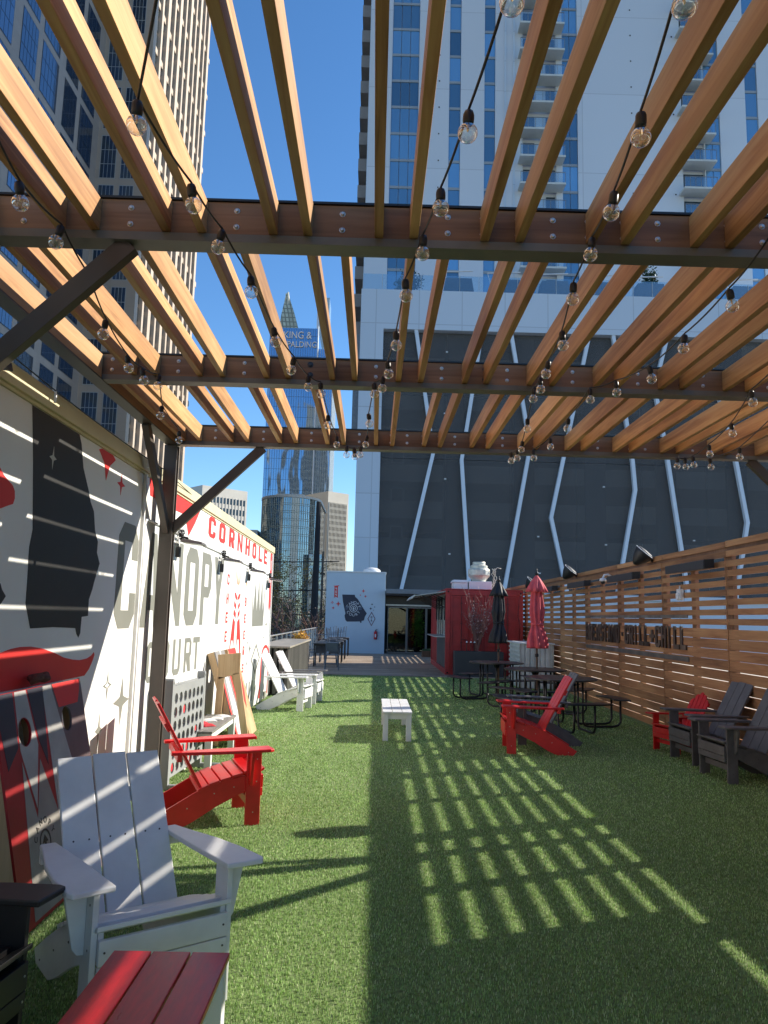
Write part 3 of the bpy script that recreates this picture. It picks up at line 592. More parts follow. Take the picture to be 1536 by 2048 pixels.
# ================================================================== CHAIRS
def screw(mb, p, ax, r=.005):
    d = Vector(ax); mb.tube([Vector(p)-d*.001, Vector(p)+d*.0015], r, 8)
def adirondack(name, label, mats, loc, rz, group, boards=3, fan=False, arm=None, scr=None):
    body = mats; arm = arm or mats; t = thing(name, label, 'chair', loc, rz, group)
    # local +Y is the front
    for s in (-1, 1):
        m = MB().box(s*.285-.0125 if s > 0 else -.2975, s*.285+.0125 if s > 0 else -.2725, .34, .455, 0, .565); m.build('leg', body, t, bev=.003)
        g_ = [(s*.300, .355, .56), (s*.300, .44, .56), (s*.300, .425, .34), (s*.300, .405, .31), (s*.300, .375, .31)]
        MB().prism([(s*.2985, .36, .562), (s*.385, .36, .562), (s*.385, .36, .53), (s*.345, .36, .33), (s*.325, .36, .305), (s*.2985, .36, .30)], (0, .024, 0)).build('arm_bracket', body, t, bev=.003)
        st = [(.452, .40), (.452, .285), (.33, .245), (.16, .17), (.02, .085), (-.10, .0), (-.36, .0), (-.43, .075), (-.26, .155), (-.14, .22), (-.03, .285), (.08, .325), (.2, .35), (.34, .385)]
        st = [(.452, .40), (.452, .28), (.30, .235), (.12, .15), (-.05, .05), (-.16, -.0), (-.36, .0), (-.405, .055), (-.24, .155), (-.08, .245), (.05, .315), (.2, .345), (.34, .375)]
        x = s*.2705 if s > 0 else -.2705
        MB().prism([(x-s*.024, a, b) for a, b in st], (s*.0235, 0, 0)).build('side_rail', body, t, bev=.003)
        # armrest: widening toward the front
        ap = [(s*.235, .52), (s*.40, .53), (s*.415, .50), (s*.412, .30), (s*.39, .1), (s*.345, -.12), (s*.325, -.245), (s*.255, -.245), (s*.24, .10)]
        MB().prism([(a, b, .567-(.52-b)*.02) for a, b in ap], (0, 0, .024)).build('armrest', arm, t, bev=.006)
    # seat slats along a dip
    prof = [(.470, .345, 78), (.445, .405, 25), (.365, .402, 6), (.275, .378, 12), (.185, .352, 14), (.095, .326, 18), (.01, .292, 24)]
    for (y, z, a) in prof:
        m = MB(); c, s_ = math.cos(R(a)), math.sin(R(a)); hw = .041; th = .011
        if a == 78: m.box(-.272, .272, .455, .478, .28, .375)
        else:
            pp = [(-hw, -th), (hw, -th), (hw, th), (-hw, th)]
            q = [(y+u*c-v*s_*-1*0-v*s_*0+0, z+u*s_+v*c) for u, v in pp]
            m.prism([(-.285, a_, b_) for a_, b_ in q], (.57, 0, 0))
        m.build('seat_slat', body, t, bev=.003)
    MB().box(-.272, .272, .456, .476, .215, .275).build('seat_slat', body, t, bev=.003)
    MB().box(-.272, .272, .375, .398, .12, .18).build('front_stretcher', body, t, bev=.003)
    # back
    a = R(29); D = Vector((0, -math.sin(a), math.cos(a))); N_ = Vector((0, math.cos(a), math.sin(a)))
    P0 = Vector((0, .03, .235)); Lb = .80
    if not fan:
        wd = .505/boards
        for i in range(boards):
            x0 = -.2525+i*wd+.004; x1 = -.2525+(i+1)*wd-.004
            ln = Lb+(.008 if i == 1 else 0)
            m = MB().hexa([P0+Vector((x0, 0, 0))-N_*.011, P0+Vector((x1, 0, 0))-N_*.011, P0+Vector((x1, 0, 0))+N_*.011, P0+Vector((x0, 0, 0))+N_*.011]+[P0+D*ln+Vector((x, 0, 0))+N_*k for x, k in ((x0, -.011), (x1, -.011), (x1, .011), (x0, .011))])
            bb = m.build('back_board', body, t, bev=.004)
            if scr:
                sm = MB()
                for fx in (.28, .72):
                    c = P0+D*.40+Vector((x0+(x1-x0)*fx, 0, 0)); screw(sm, c+N_*.0112, N_, .0045)
                sm.build('screw', scr, bb)
    else:
        for i in range(5):
            xc = (i-2)*.088; ln = Lb*(1-.055*abs(i-2)**1.6); sp = 1.12
            x0, x1 = xc-.040, xc+.040
            m = MB(); prev = None; top = []
            for k in range(7):
                u = -1+k/3.0; top.append((xc*sp+u*.043, ln+(.0 if abs(i-2) == 0 else -.0)-.028*u*u-(u*.02*(i-2) if i != 2 else 0)))
            poly = [(x0, 0), (x1, 0)]+[(p[0], p[1]) for p in top[::-1]]
            m.prism([P0+D*b+Vector((a_, 0, 0))-N_*.011 for a_, b in poly], N_*.022); m.build('back_board', body, t, bev=.003)
    q = P0+D*.36-N_*.024
    MB().box(-.335, .335, q.y-.035, q.y+.0, .505, .565).build('back_rail', body, t, bev=.003)
    q2 = P0+D*.60-N_*.022; MB().bar(q2+Vector((-.24, 0, 0)), q2+Vector((.24, 0, 0)), .02, .07, D).build('back_rail', body, t, bev=.003)
    if scr:
        sm = MB()
        for s in (-1, 1):
            for (yy, zz) in ((.37, .5), (.42, .5), (.37, .33), (.42, .33), (.40, .1)): screw(sm, (s*.2975, yy, zz), (s, 0, 0), .005)
            for (yy, zz) in ((.1, .25), (-.1, .15), (-.3, .04), (.25, .29)): screw(sm, (s*.2712, yy, zz), (s, 0, 0), .005)
        for (yy, zz) in ((.479, .33), (.477, .245)):
            for s in (-1, 1): screw(sm, (s*.25, yy, zz), (0, 1, 0), .0045)
        sm.build('screw', scr, t)
    return t
F = lambda deg: R(deg-90)      # local +Y front -> heading deg (0 = +x)
steel_s = M('screw_steel', (.5, .5, .5), .3, .8, 0, bump=0); dark_s = M('screw_dark', (.08, .07, .07), .4, .2, 0, bump=0)
w1 = adirondack('adirondack_chair', 'white slatted garden chair nearest the viewer, striped with light, behind the red topped bench', ch_white, (-1.09, 3.71, 0), F(-53), 'adirondack chairs around the court', scr=dark_s)
w1.scale = (1, 1, .98)
r1 = adirondack('adirondack_chair', 'red garden chair on the left, in front of the connect four board', ch_red, (-1.38, 6.42, 0), F(20), 'adirondack chairs around the court', scr=steel_s)
r2 = dup(r1, (2.16, 10.02, 0), F(176), 'red garden chair standing alone on the shaded turf before the black tables'); 
g1 = adirondack('adirondack_chair', 'charcoal garden chair just behind the lone red chair on the shaded turf', ch_grey, (2.42, 10.72, 0), F(177), 'adirondack chairs around the court', scr=dark_s)
dup(g1, (4.20, 9.55, 0), F(184), 'charcoal garden chair by the fence, next to the small red chair')
dup(g1, (4.15, 8.56, 0), F(185), 'charcoal garden chair by the fence, nearest the right edge')
wf = dup(w1, (-1.56, 13.85, 0), F(-10), 'white garden chair at the end of the mural wall, nearer of the two'); wf.scale = (1, 1, 1)
wg = adirondack('adirondack_chair', 'white garden chair with grey arms beyond the other white one at the mural wall end', ch_white, (-1.44, 15.0, 0), F(-8), 'adirondack chairs around the court', arm=ch_grey)
bk = adirondack('adirondack_chair', 'black garden chair cut off by the lower left edge', ch_blk, (-1.72, 2.78, 0), F(-8), 'adirondack chairs around the court', scr=steel_s)
kid = adirondack('adirondack_chair', 'small red child size chair with rounded fan back by the fence', ch_red, (4.12, 10.26, 0), F(196), 'adirondack chairs around the court', boards=5, fan=True)
kid.scale = (.74, .78, .80)

# ================================================================== BENCHES
def bench(label, topm, legm, loc, L_, W_, H_, group='low benches on the turf'):
    t = thing('bench', label, 'bench', loc, 0, group)
    pw = W_/3
    for i in range(3):
        MB().box(-W_/2+i*pw+.003, -W_/2+(i+1)*pw-.003, -L_/2, L_/2, H_-.024, H_).build('top_plank', topm, t, bev=.004)
    for sx in (-1, 1):
        MB().box(sx*(W_/2-.035)-.011, sx*(W_/2-.035)+.011, -L_/2+.06, L_/2-.06, H_-.09, H_-.025).build('apron', legm, t, bev=.003)
        for sy in (-1, 1):
            x = sx*(W_/2-.045); y = sy*(L_/2-.05)
            MB().box(x-.035, x+.035, y-.035, y+.035, 0, H_-.026).build('leg', legm, t, bev=.004)
    for sy in (-1, 1): MB().box(-W_/2+.08, W_/2-.08, sy*(L_/2-.05)-.011, sy*(L_/2-.05)+.011, H_-.10, H_-.0255).build('apron', legm, t, bev=.003)
    return t
bench('low bench with dark red planks and white legs in the lower left foreground', ch_dred, ch_white, (-.705, 2.32, 0), 1.40, .43, .40)
bench('low white bench alone in the middle of the court', ch_white, ch_white, (.355, 11.35, 0), 1.65, .40, .385)
bench('low bench with grey top and white legs by the mural, holding bean bags', gr_top, ch_white, (-1.83, 9.02, 0), 1.42, .36, .40)
def bag(loc, rz, mat, label, grp):
    t = MB(); n = 9; top = []; 
    for j in range(n):
        for i in range(n):
            u = i/(n-1)*2-1; v = j/(n-1)*2-1; e = (1-u**4)*(1-v**4); k = 1-.06*(1-abs(u))*abs(v)
            top.append((u*.075*k, v*.075*k, .006+.021*e**.6))
    b = len(t.v); t.v += top
    for j in range(n-1):
        for i in range(n-1): a = j*n+i; t.f.append((a, a+1, a+n+1, a+n))
    b = len(t.v); t.v += [(x, y, .001) for x, y, z in top]
    for j in range(n-1):
        for i in range(n-1): a = b+j*n+i; t.f.append((a+n, a+n+1, a+1, a))
    ring = [i for i in range(n)]+[j*n+n-1 for j in range(1, n)]+[n*(n-1)+i for i in range(n-2, -1, -1)]+[j*n for j in range(n-2, 0, -1)]
    for k in range(len(ring)):
        a, c = ring[k], ring[(k+1) % len(ring)]; t.f.append((a, b+a, b+c, c))
    o = t.build('bean_bag', mat, smooth=True); o.location = loc; o.rotation_euler = (0, 0, rz); tag(o, label, 'bean bag', grp)
bag((-1.93, 8.55, .40), .3, cloth_r, 'red bean bag nearest the game board on the grey bench', 'bean bags on the grey bench')
bag((-1.80, 8.72, .40), .7, cloth_r, 'red bean bag in the middle of the red ones on the grey bench', 'bean bags on the grey bench')
bag((-1.90, 8.86, .40), .1, cloth_r, 'red bean bag farthest along the grey bench', 'bean bags on the grey bench')
bag((-1.86, 9.12, .40), .5, cloth_w, 'white bean bag next to the red ones', 'bean bags on the grey bench')
bag((-1.80, 9.27, .40), .2, cloth_w, 'white bean bag between two other white ones', 'bean bags on the grey bench')
bag((-1.78, 9.50, .40), .9, cloth_w, 'white bean bag at the far end of the grey bench', 'bean bags on the grey bench')

# ================================================================== CONNECT FOUR BOARD
t = thing('game_board', 'grey giant four in a row board with round holes against the mural wall', 'game board', (-1.90, 7.45, 0), R(90-3))
Wd, Hb = 1.04, .90; z0 = .10
polys = [[(0, 0), (Wd, 0), (Wd, Hb-.06), (0, Hb-.06)]]; cen = []
for i in range(7):
    for j in range(6):
        cx, cy = .075+.148*i, .075+.128*j; cen.append((cx, cy)); polys.append([(cx+.052*math.cos(a), cy+.052*math.sin(a)) for a in [2*math.pi*k/20 for k in range(20)]][::-1])
flat('face_panel', polys, (0, -.03, z0), (1, 0, 0), (0, 0, 1), .012, plg, t, world=False)
flat('face_panel', polys, (0, .03, z0), (1, 0, 0), (0, 0, 1), .012, plg, t, world=False)
for x in (-.03, Wd+.03):
    MB().box(x-.03, x+.03, -.045, .04, .0, z0+Hb-.02).tube([(x, -.045, z0+Hb-.02), (x, .04, z0+Hb-.02)], .03, 12).build('end_post', plg, t, bev=.004)
for x in (-.03, Wd+.03): MB().box(x-.025, x+.025, -.25, .14, 0, .05).build('foot', plg, t, bev=.008)
disc = None
for k, (cx, cy) in enumerate(cen):
    i, j = k//6, k % 6
    if (i*7+j*3+i*j) % 5 in (0, 2) and j < 5:
        m = MB().tube([(cx, .004, z0+cy), (cx, .024, z0+cy)], .058, 16); m.build('game_disc', cloth_r if (i+j) % 3 else ch_blk, t)

# ================================================================== CORNHOLE BOARDS
def cornhole(label, y, xf, xt, face, tri, deco, leg=True, w=.60, H=1.20):
    # origin at foot edge; local X along board width (world +Y), leaning back toward the wall
    t = thing('cornhole_board', label, 'game board', (xf, y, 0), R(90), 'cornhole boards leaning on the mural wall')
    # local: X = world +Y, Y = world -X
    lean = math.atan2(xf-xt, 1.17); U = Vector((0, math.sin(lean), math.cos(lean))); Nn = Vector((0, -math.cos(lean), math.sin(lean)))
    hole = [(w/2+.076*math.cos(a), H-.23+.076*math.sin(a)) for a in [2*math.pi*k/24 for k in range(24)]][::-1]
    flat('board_face', [[(0, 0), (w, 0), (w, H), (0, H)], hole], Vector((0, 0, .005)), (1, 0, 0), U, .013, face, t, world=False)
    O_ = Vector((0, 0, .005))+Nn*.0135
    for polys, mt in deco: flat('painted_pattern', polys, O_, (1, 0, 0), U, .0012, mt, t, world=False); O_ = O_+Nn*.0006*0
    m = MB()
    def B(a, b, c_, d): 
        P = [Vector((a, 0, .005))+U*c_, Vector((b, 0, .005))+U*c_, Vector((b, 0, .005))+U*d, Vector((a, 0, .005))+U*d]
        m.hexa([p-Nn*(.12 if y < 6 else .085) for p in P]+[p-Nn*.001 for p in P])
    B(0, .035, 0, H); B(w-.035, w, 0, H); B(.036, w-.036, 0, .035); B(.036, w-.036, H-.035, H)
    m.build('frame', ply, t, bev=.002)
    return t, U, Nn
w_ = .6; H_ = 1.2
tri_up = [(.10, 0), (.50, 0), (.36, .90), (.30, 1.2), (.24, .90)]
b_shaded_white = M('board_shaded_white', (.40, .39, .37), .5, 0, .1, 5); b_shaded_pale = M('board_shaded_pale', (.30, .28, .25), .5, 0, .12, 5); b_navy = M('board_navy', (.03, .03, .045), .5, 0, .1, 5)  # near boards' white and pale paint darkened for the shade they stand in
cornhole('near red and white bean bag board leaning on the mural, nearest the left edge', 4.10, -1.71, -1.97, M('board_shaded_red', (.34, .014, .018), .45, 0, .1, 5), None,  # red darkened for the shade on this board
    [([[(.23, 1.195), (.37, 1.195), (.44, .88), (.33, .55), (.22, .88)], [(.3+.08*math.cos(a), .97+.08*math.sin(a)) for a in [2*math.pi*k/20 for k in range(20)]]], b_shaded_white), ([[(.0, 1.195), (.21, 1.195), (.2, .9), (.06, .8)]], b_navy), ([[(.39, 1.195), (.6, 1.195), (.54, .75), (.46, .9)]], b_navy),
     ([[(.22, .82), (.32, .50), (.44, .80), (.60, .45), (.60, .02), (.14, .02)]], b_shaded_pale)])
cornhole('near bean bag board with white wedge, leaning beside the white chair', 4.69, -1.71, -1.97, M('board_brown', (.14, .10, .10), .5), None,
    [([[(.0, 1.195), (.12, 1.195), (.26, .80), (.46, .30), (.42, .02), (.0, .02)]], b_shaded_white), ([[(.14, 1.195), (.58, 1.195), (.55, 1.12), (.5, 1.05), (.20, 1.05)]], p_red)])
cA, U_, N_ = cornhole('far bean bag board with red bordered white wedge beside the bench', 9.80, -1.62, -1.99, M('board_grey', (.25, .24, .23), .5), None,
    [([[(.27, 1.195), (.33, 1.195), (.36, .97), (.5, .02), (.1, .02), (.24, .97)], [(.3+.08*math.cos(a), .97+.08*math.sin(a)) for a in [2*math.pi*k/20 for k in range(20)]]], p_white), ([[(.0, 1.0), (.08, 1.0), (.06, .02), (.0, .02)]], p_red), ([[(.52, 1.0), (.6, 1.0), (.6, .02), (.54, .02)]], p_red)])
cornhole('far bean bag board with red top, the one nearest the white chairs', 10.62, -1.62, -1.99, ply, None,
    [([[(.02, 1.195), (.58, 1.195), (.45, .60), (.3, .35), (.15, .6)], [(.3+.08*math.cos(a), .97+.08*math.sin(a)) for a in [2*math.pi*k/20 for k in range(20)]]], p_red)])
# folded plywood legs in front of the far board
m = MB().bar((.03, -.03, 1.12), (.03, .08, .02), .08, .03, (1, 0, 0)).bar((.03, -.12, 1.05), (.03, -.20, .85), .1, .03, (1, 0, 0))
m = MB().hexa([(-.05, .02, .9), (-.02, .02, .9), (-.02, .28, .82), (-.05, .28, .82), (-.05, .02, 1.15), (-.02, .02, 1.15), (-.02, .30, 1.12), (-.05, .30, 1.12)])
m.bar((-.035, .06, .9), (-.035, -.10, .02), .03, .085, (0, 1, 0)).bar((-.035, .25, .85), (-.035, .28, .02), .03, .085, (0, 1, 0))
m.build('folding_leg', ply, cA, bev=.002)
lm = thing('logo_tmp', '', '') if False else None
def arc_text(s, r, a0, a1, size, place, mat, parent, flip=False):
    n = len(s)
    for i, ch in enumerate(s):
        a = a0+(a1-a0)*(i/(n-1)) if n > 1 else a0
        O_, RX, UP = place(r, a, flip)
        text('painted_letter', ch, size, O_, RX, UP, .0014, mat, parent, align='CENTER')
# logo on the near board
def pl_board(r, a, flip):
    lean = math.atan2(.26, 1.17); U = Vector((-math.sin(lean), 0, math.cos(lean))); RX = Vector((0, 1, 0)); Nn = RX.cross(U)
    c = Vector((-1.71, 4.10, .005))+RX*.37+U*.36+Nn*.0155; ca, sa = math.cos(a), math.sin(a)
    return c+RX*r*ca+U*r*sa, (RX*sa-U*ca), (RX*ca+U*sa)
nb_ = [o for o in bpy.data.objects if o.name == 'cornhole_board'][0]
arc_text('CANOPY', .10, R(160), R(20), .05, pl_board, p_dark, nb_)
lean = math.atan2(.26, 1.17); U = Vector((-math.sin(lean), 0, math.cos(lean)))
cc_ = Vector((-1.71, 4.10, .005))+Vector((0, .37, 0))+U*.36+Vector((0, 1, 0)).cross(U)*.0155
ring = lambda r0, r1, c=(0, 0): [[(c[0]+r1*math.cos(a), c[1]+r1*math.sin(a)) for a in [2*math.pi*k/28 for k in range(28)]], [(c[0]+r0*math.cos(a), c[1]+r0*math.sin(a)) for a in [2*math.pi*k/28 for k in range(28)]][::-1]]
flat('painted_emblem', ring(.06, .07), cc_, (0, 1, 0), U, .0014, p_dark, nb_)
flat('painted_emblem', [[(-.01, -.05), (.01, -.05), (.01, .0), (.035, .0), (0, .04), (-.035, .0), (-.01, .0)]], cc_, (0, 1, 0), U, .0014, p_dark, nb_)
# rumpled cloth on the boards' tops
m = MB(); pts = []; rr = random.Random(5)
for k in range(14): pts.append((-1.99+.04*math.sin(k*.9), 4.60+.018*k, 1.20+.028*abs(math.sin(k*.75))+rr.uniform(-.008, .008)))
m.tube(pts, [.016+.012*abs(math.sin(k*.7)) for k in range(14)], 8)
tag(m.build('rolled_cloth', M('brown_cloth', (.12, .05, .035), .85, 0, .3, 30, bump=.5), smooth=True), 'rumpled brown cloth lying on top of the near bean bag boards', 'cloth')

# ================================================================== FENCE
FX = 4.56
fence = thing('slat_fence', 'tall horizontal slat timber fence along the right of the court', 'fence', (FX, 7.65, 0))
Y0 = 5.45; PW = 2.24; rf = random.Random(11)
for k in range(-4, 14):
    ya = Y0+PW*k; yb = ya+PW; ym = (ya+yb)/2
    m = MB()
    for i in range(12):
        z = max(.004, -.014+.134*i); zt = -.014+.134*(i+1)-rf.uniform(.006, .011)
        cuts = [ya+.006, ym, yb-.006] if rf.random() < .35 else [ya+.006, yb-.006]
        for a, b in zip(cuts[:-1], cuts[1:]):
            dz = rf.uniform(-.0015, .0015); dx = rf.uniform(-.002, .002); sk_ = rf.uniform(-.002, .002)
            m.hexa([(FX+dx, a, z+dz), (FX+.02+dx, a, z+dz), (FX+.02+dx, b-.002, z+dz+sk_), (FX+dx, b-.002, z+dz+sk_), (FX+dx, a, zt+dz), (FX+.02+dx, a, zt+dz), (FX+.02+dx, b-.002, zt+dz+sk_), (FX+dx, b-.002, zt+dz+sk_)])
    for j in range(9):
        z = 1.639+.125*j; dx = rf.uniform(-.002, .002); dz = rf.uniform(-.002, .002); sk_ = rf.uniform(-.004, .004)
        hg = .078 if k >= 0 or j == 8 else .1245  # panels out of view closed up to stop sun stripes on the turf
        m.hexa([(FX+dx, ya+.006, z+dz), (FX+.02+dx, ya+.006, z+dz), (FX+.02+dx, yb-.006, z+dz+sk_), (FX+dx, yb-.006, z+dz+sk_), (FX+dx, ya+.006, z+hg+dz), (FX+.02+dx, ya+.006, z+hg+dz), (FX+.02+dx, yb-.006, z+hg+dz+sk_), (FX+dx, yb-.006, z+hg+dz+sk_)])
    if k == 0: m.box(FX+.0225, FX+.0295, ya+.1, ya+.34, 1.70, 2.70)  # unseen filler added behind the slats to block the sun
    MB().box(FX+.0225, FX+.0315, ya, yb-.01, 2.59, 2.65).build('top_gap_filler', fenp, fence, world=True)  # strip added behind the top gap to block its sun stripe
    m.build('slat_panel', fenw, fence, world=True)
    for yy, ww in ((ya, .115), (ym, .07)):
        for q in (-1, 1): MB().box(FX+.032, FX+.085, yy+q*ww/2-ww*.47, yy+q*ww/2+ww*.47, 0, 2.70).build('fence_post', fenp, fence, world=True)
    sc_ = MB()
    for yy in (ya+.05, ym, yb-.05):
        for i in range(21):
            z = -.014+.134*i+.065 if i < 12 else 1.636+.125*(i-12)+.042
            for q in (-.02, .02): sc_.box(FX-.0045, FX-.0028, yy-.004, yy+.004, z+q-.004, z+q+.004)
    if 0 <= k < 7: stuff(sc_.build('screw_head', bpy.data.materials['screw_dark'] if 'screw_dark' in bpy.data.materials else black_pl, fence, world=True))
TOP = 2.72
# letters on the fence: seen from the court, reading toward the viewer
sign = thing('letter_sign', 'dark wooden letters on the fence reading BREWSTAND GRILL + CHILL', 'sign', (FX, 13.7, 1.2))
word = 'BREWSTAND.GRILL+CHILL'; n = len(word); ys = 16.53; step = (16.53-11.2)/n
for i, ch in enumerate(word):
    y = ys-step*i
    h = .34 if ch not in '.+' else .34
    wdt = step*.86
    if ch == 'I': wdt = step*.6
    polys = place_glyph(ch, 0, 0, wdt, h, .21)
    flat('letter', polys, (FX-.003, y, 1.265), (0, -1, 0), (0, 0, 1), .022, letw, sign)
MB().box(FX-.014, FX-.002, 11.18, 16.57, 1.725, 1.775).build('bar', M('sign_bar', (.16, .14, .12), .5, 0, .3, 3), sign, world=True)
MB().box(FX-.014, FX-.002, 11.18, 16.57, 1.10, 1.17).build('bar', M('sign_bar_low', (.12, .11, .10), .5, 0, .3, 3), sign, world=True)

# fence mounted items
def speaker(y, z, label):
    t = thing('outdoor_speaker', label, 'speaker', (FX-.05, y, z), R(0), 'black speakers along the fence top')
    # rounded wedge: wide grille facing down the court, tapering
    Mx = Matrix.Rotation(R(38), 4, 'Y') @ Matrix.Rotation(R(18), 4, 'X')
    MB().lathe([(.02, -.23), (.06, -.20), (.13, -.09), (.165, 0), (.172, .03)], (-.1, 0, .05), 20, Mx).build('shell', black_pl, t, smooth=True)
    MB().lathe([(.1725, .031), (.173, .037), (.168, .040), (.166, .034)], (-.1, 0, .05), 20, Mx).build('rim', wmetal, t, smooth=True)
    MB().lathe([(.165, .034), (.12, .06), (.02, .07)], (-.1, 0, .05), 20, Mx).build('grille', M('speaker_grille', (.03, .035, .045), .6, bump=.8, bs=300), t, smooth=True)
    MB().tube([(.03, 0, -.08), (.06, 0, -.02), (0.0, 0, 0)], .018).build('mount', black_pl, t)
speaker(7.95, TOP, 'black speaker on the fence top past the right edge of the view'); speaker(12.55, TOP-.0, 'largest black speaker in view on the fence top, right of the security camera'); speaker(17.3, TOP-.0, 'black speaker on the fence top just right of the red umbrella'); speaker(21.6, TOP-.05, 'black speaker on the fence top, farthest, by the red container')
def heater(y0, y1, z, label):
    t = thing('wall_heater', label, 'heater', (FX, (y0+y1)/2, z), 0, 'slim grey heaters high on the fence')
    L2 = (y1-y0)/2
    MB().hexa([(-.20, -L2, -.07), (-.05, -L2, -.05), (-.05, L2, -.05), (-.20, L2, -.07), (-.20, -L2, .05), (-.05, -L2, .07), (-.05, L2, .07), (-.20, L2, .05)]).build('heater_body', heat, t, bev=.006)
    for s in (-1, 1): MB().box(-.048, -.002, s*L2*.6-.02, s*L2*.6+.02, -.04, .04).build('bracket', black_pl, t)
    MB().box(-.19, -.06, -L2-.012, -L2-.001, -.055, .055).build('end_cap', black_pl, t)
heater(10.15, 11.5, 2.44, 'slim grey heater high on the fence, nearest the right edge'); heater(13.0, 14.4, 2.44, 'slim grey heater high on the fence, second from the right')
heater(16.0, 17.4, 2.44, 'slim grey heater high on the fence, third from the right'); heater(18.9, 20.3, 2.44, 'slim grey heater high on the fence, farthest behind the red umbrella')
t = thing('security_camera', 'white dome camera on a curved arm below the fence top', 'camera', (FX, 14.75, 2.48))
MB().tube([(0, 0, .03), (-.07, 0, .07), (-.14, 0, .06), (-.17, 0, .0)], .02, 10).build('arm', wmetal, t, smooth=True)
MB().lathe([(.02, .0), (.06, -.01), (.065, -.06), (.05, -.065)][::-1], (-.17, 0, -.0), 16).build('housing', wmetal, t, smooth=True)
MB().lathe([(.048, -.067), (.042, -.095), (.02, -.115), (.003, -.12)][::-1], (-.17, 0, 0), 14).build('dome', black_pl, t, smooth=True)
t = thing('outlet_box', 'small white weatherproof outlet box on the fence', 'outlet box', (FX-.001, 11.38, 2.07))
MB().box(-.06, 0, -.07, .07, -.085, .085).build('box_body', wmetal, t, bev=.012); MB().box(-.078, -.061, -.05, .05, -.07, .02).build('cover', wmetal, t, bev=.006)
MB().tube([(-.03, 0, .085), (-.03, 0, .13)], .012).build('gland', wmetal, t)

# ================================================================== TABLES AND UMBRELLAS
def arcplate(m, r0, r1, a0, a1, z0, z1, n=10):
    top = []; 
    pts = [(r1*math.cos(a0+(a1-a0)*i/n), r1*math.sin(a0+(a1-a0)*i/n)) for i in range(n+1)]+[(r0*math.cos(a1-(a1-a0)*i/n), r0*math.sin(a1-(a1-a0)*i/n)) for i in range(n+1)]
    m.prism([(x, y, z0) for x, y in pts], (0, 0, z1-z0))
def picnic(loc, rz, label, nseat=4):
    t = thing('picnic_table', label, 'picnic table', loc, rz, 'round black metal picnic tables')
    MB().lathe([(.55, .728), (.575, .735), (.575, .752), (.56, .757), (.02, .757)], (0, 0, 0), 28).build('tabletop', black_steel, t)
    MB().lathe([(.05, .64), (.09, .727)], (0, 0, 0), 12).build('umbrella_collar', black_steel, t)
    for k in range(nseat):
        a = math.pi*2*k/nseat; m = MB(); arcplate(m, .80, 1.06, a-.42, a+.42, .435, .458); s = m.build('seat', black_steel, t, bev=.006)
        for s_ in (-1, 1):
            b = a+s_*.26; px, py = -math.sin(a)*s_*.16, math.cos(a)*s_*.16
            p = lambda r, z: (r*math.cos(a)+px, r*math.sin(a)+py, z)
            MB().tube([p(.30, .727), p(.30, .45), p(.30, .10), p(.33, .045), p(.40, .025), p(.80, .025), p(.88, .045), p(.92, .10), p(.92, .434)], .018, 8).build('leg', black_steel, t, smooth=True)
    return t
pt = picnic((2.62, 16.45, 0), R(20), 'round black picnic table farthest away, holding the black umbrella')
dup(pt, (3.02, 14.45, 0), R(50), 'round black picnic table in the middle, holding the red umbrella')
dup(pt, (2.98, 12.35, 0), R(8), 'round black picnic table nearest the viewer, without an umbrella')
def umbrella(loc, ztop, zc0, zc1, mat, label, seed):
    t = thing('closed_umbrella', label, 'umbrella', loc, 0, 'closed umbrellas in the picnic tables')
    MB().tube([(0, 0, .045), (0, 0, ztop-.03)], .019, 10).build('pole', M('umbrella_pole', (.10, .05, .03), .4), t)
    MB().lathe([(.035, -.02), (.035, .02), (.012, .05), (.02, .075), (.003, .1)], (0, 0, ztop-.05), 10).build('finial', black_pl, t, smooth=True)
    rr = random.Random(seed); ph = [rr.uniform(-.25, .25) for _ in range(12)]
    wv = lambda a, z: 1+.17*math.cos(8*a+2.2*math.sin(z*3+seed)+seed)+.08*math.cos(5*a+z*4+seed)
    H = zc0-zc1
    prof = []
    for i in range(25):
        u = i/24; z = zc0-.20-(H-.20)*u
        r = .085+.05*math.sin(min(1, u*1.6)*math.pi/2) if u < .35 else (.135-.035*math.sin((u-.35)/.3*math.pi/2) if u < .65 else .10+.075*math.sin((u-.65)/.35*math.pi/1.9))
        prof.append((r, z))
    prof = prof[::-1]
    can = MB().lathe(prof, (0, 0, 0), 72, wave=wv).build('canopy', mat, t, smooth=True)
    vt = [(.185, zc0-.26), (.15, zc0-.17), (.10, zc0-.06), (.045, zc0+.02), (.02, zc0+.05)]
    MB().lathe(vt, (0, 0, 0), 56, wave=lambda a, z: 1+.16*math.cos(8*a+seed)*max(0, min(1, (zc0+.0-z)/.2))).build('vent_cap', mat, can, smooth=True)
    MB().lathe([(.112, -.02), (.118, 0), (.112, .02)], (0, 0, zc0-H*.66), 24).build('tie_strap', mat, can, smooth=True)
    MB().lathe([(.03, -.03), (.035, 0), (.03, .03)], (0, 0, 1.0), 10).build('crank', black_pl, t, smooth=True)
    return t
umbrella((3.05, 14.45, 0), 2.56, 2.43, 1.13, umb_r, 'closed pale red umbrella standing in the middle picnic table', 2)
umbrella((2.66, 16.45, 0), 2.52, 2.40, 1.15, umb_k, 'closed black umbrella in front of the red container', 5)

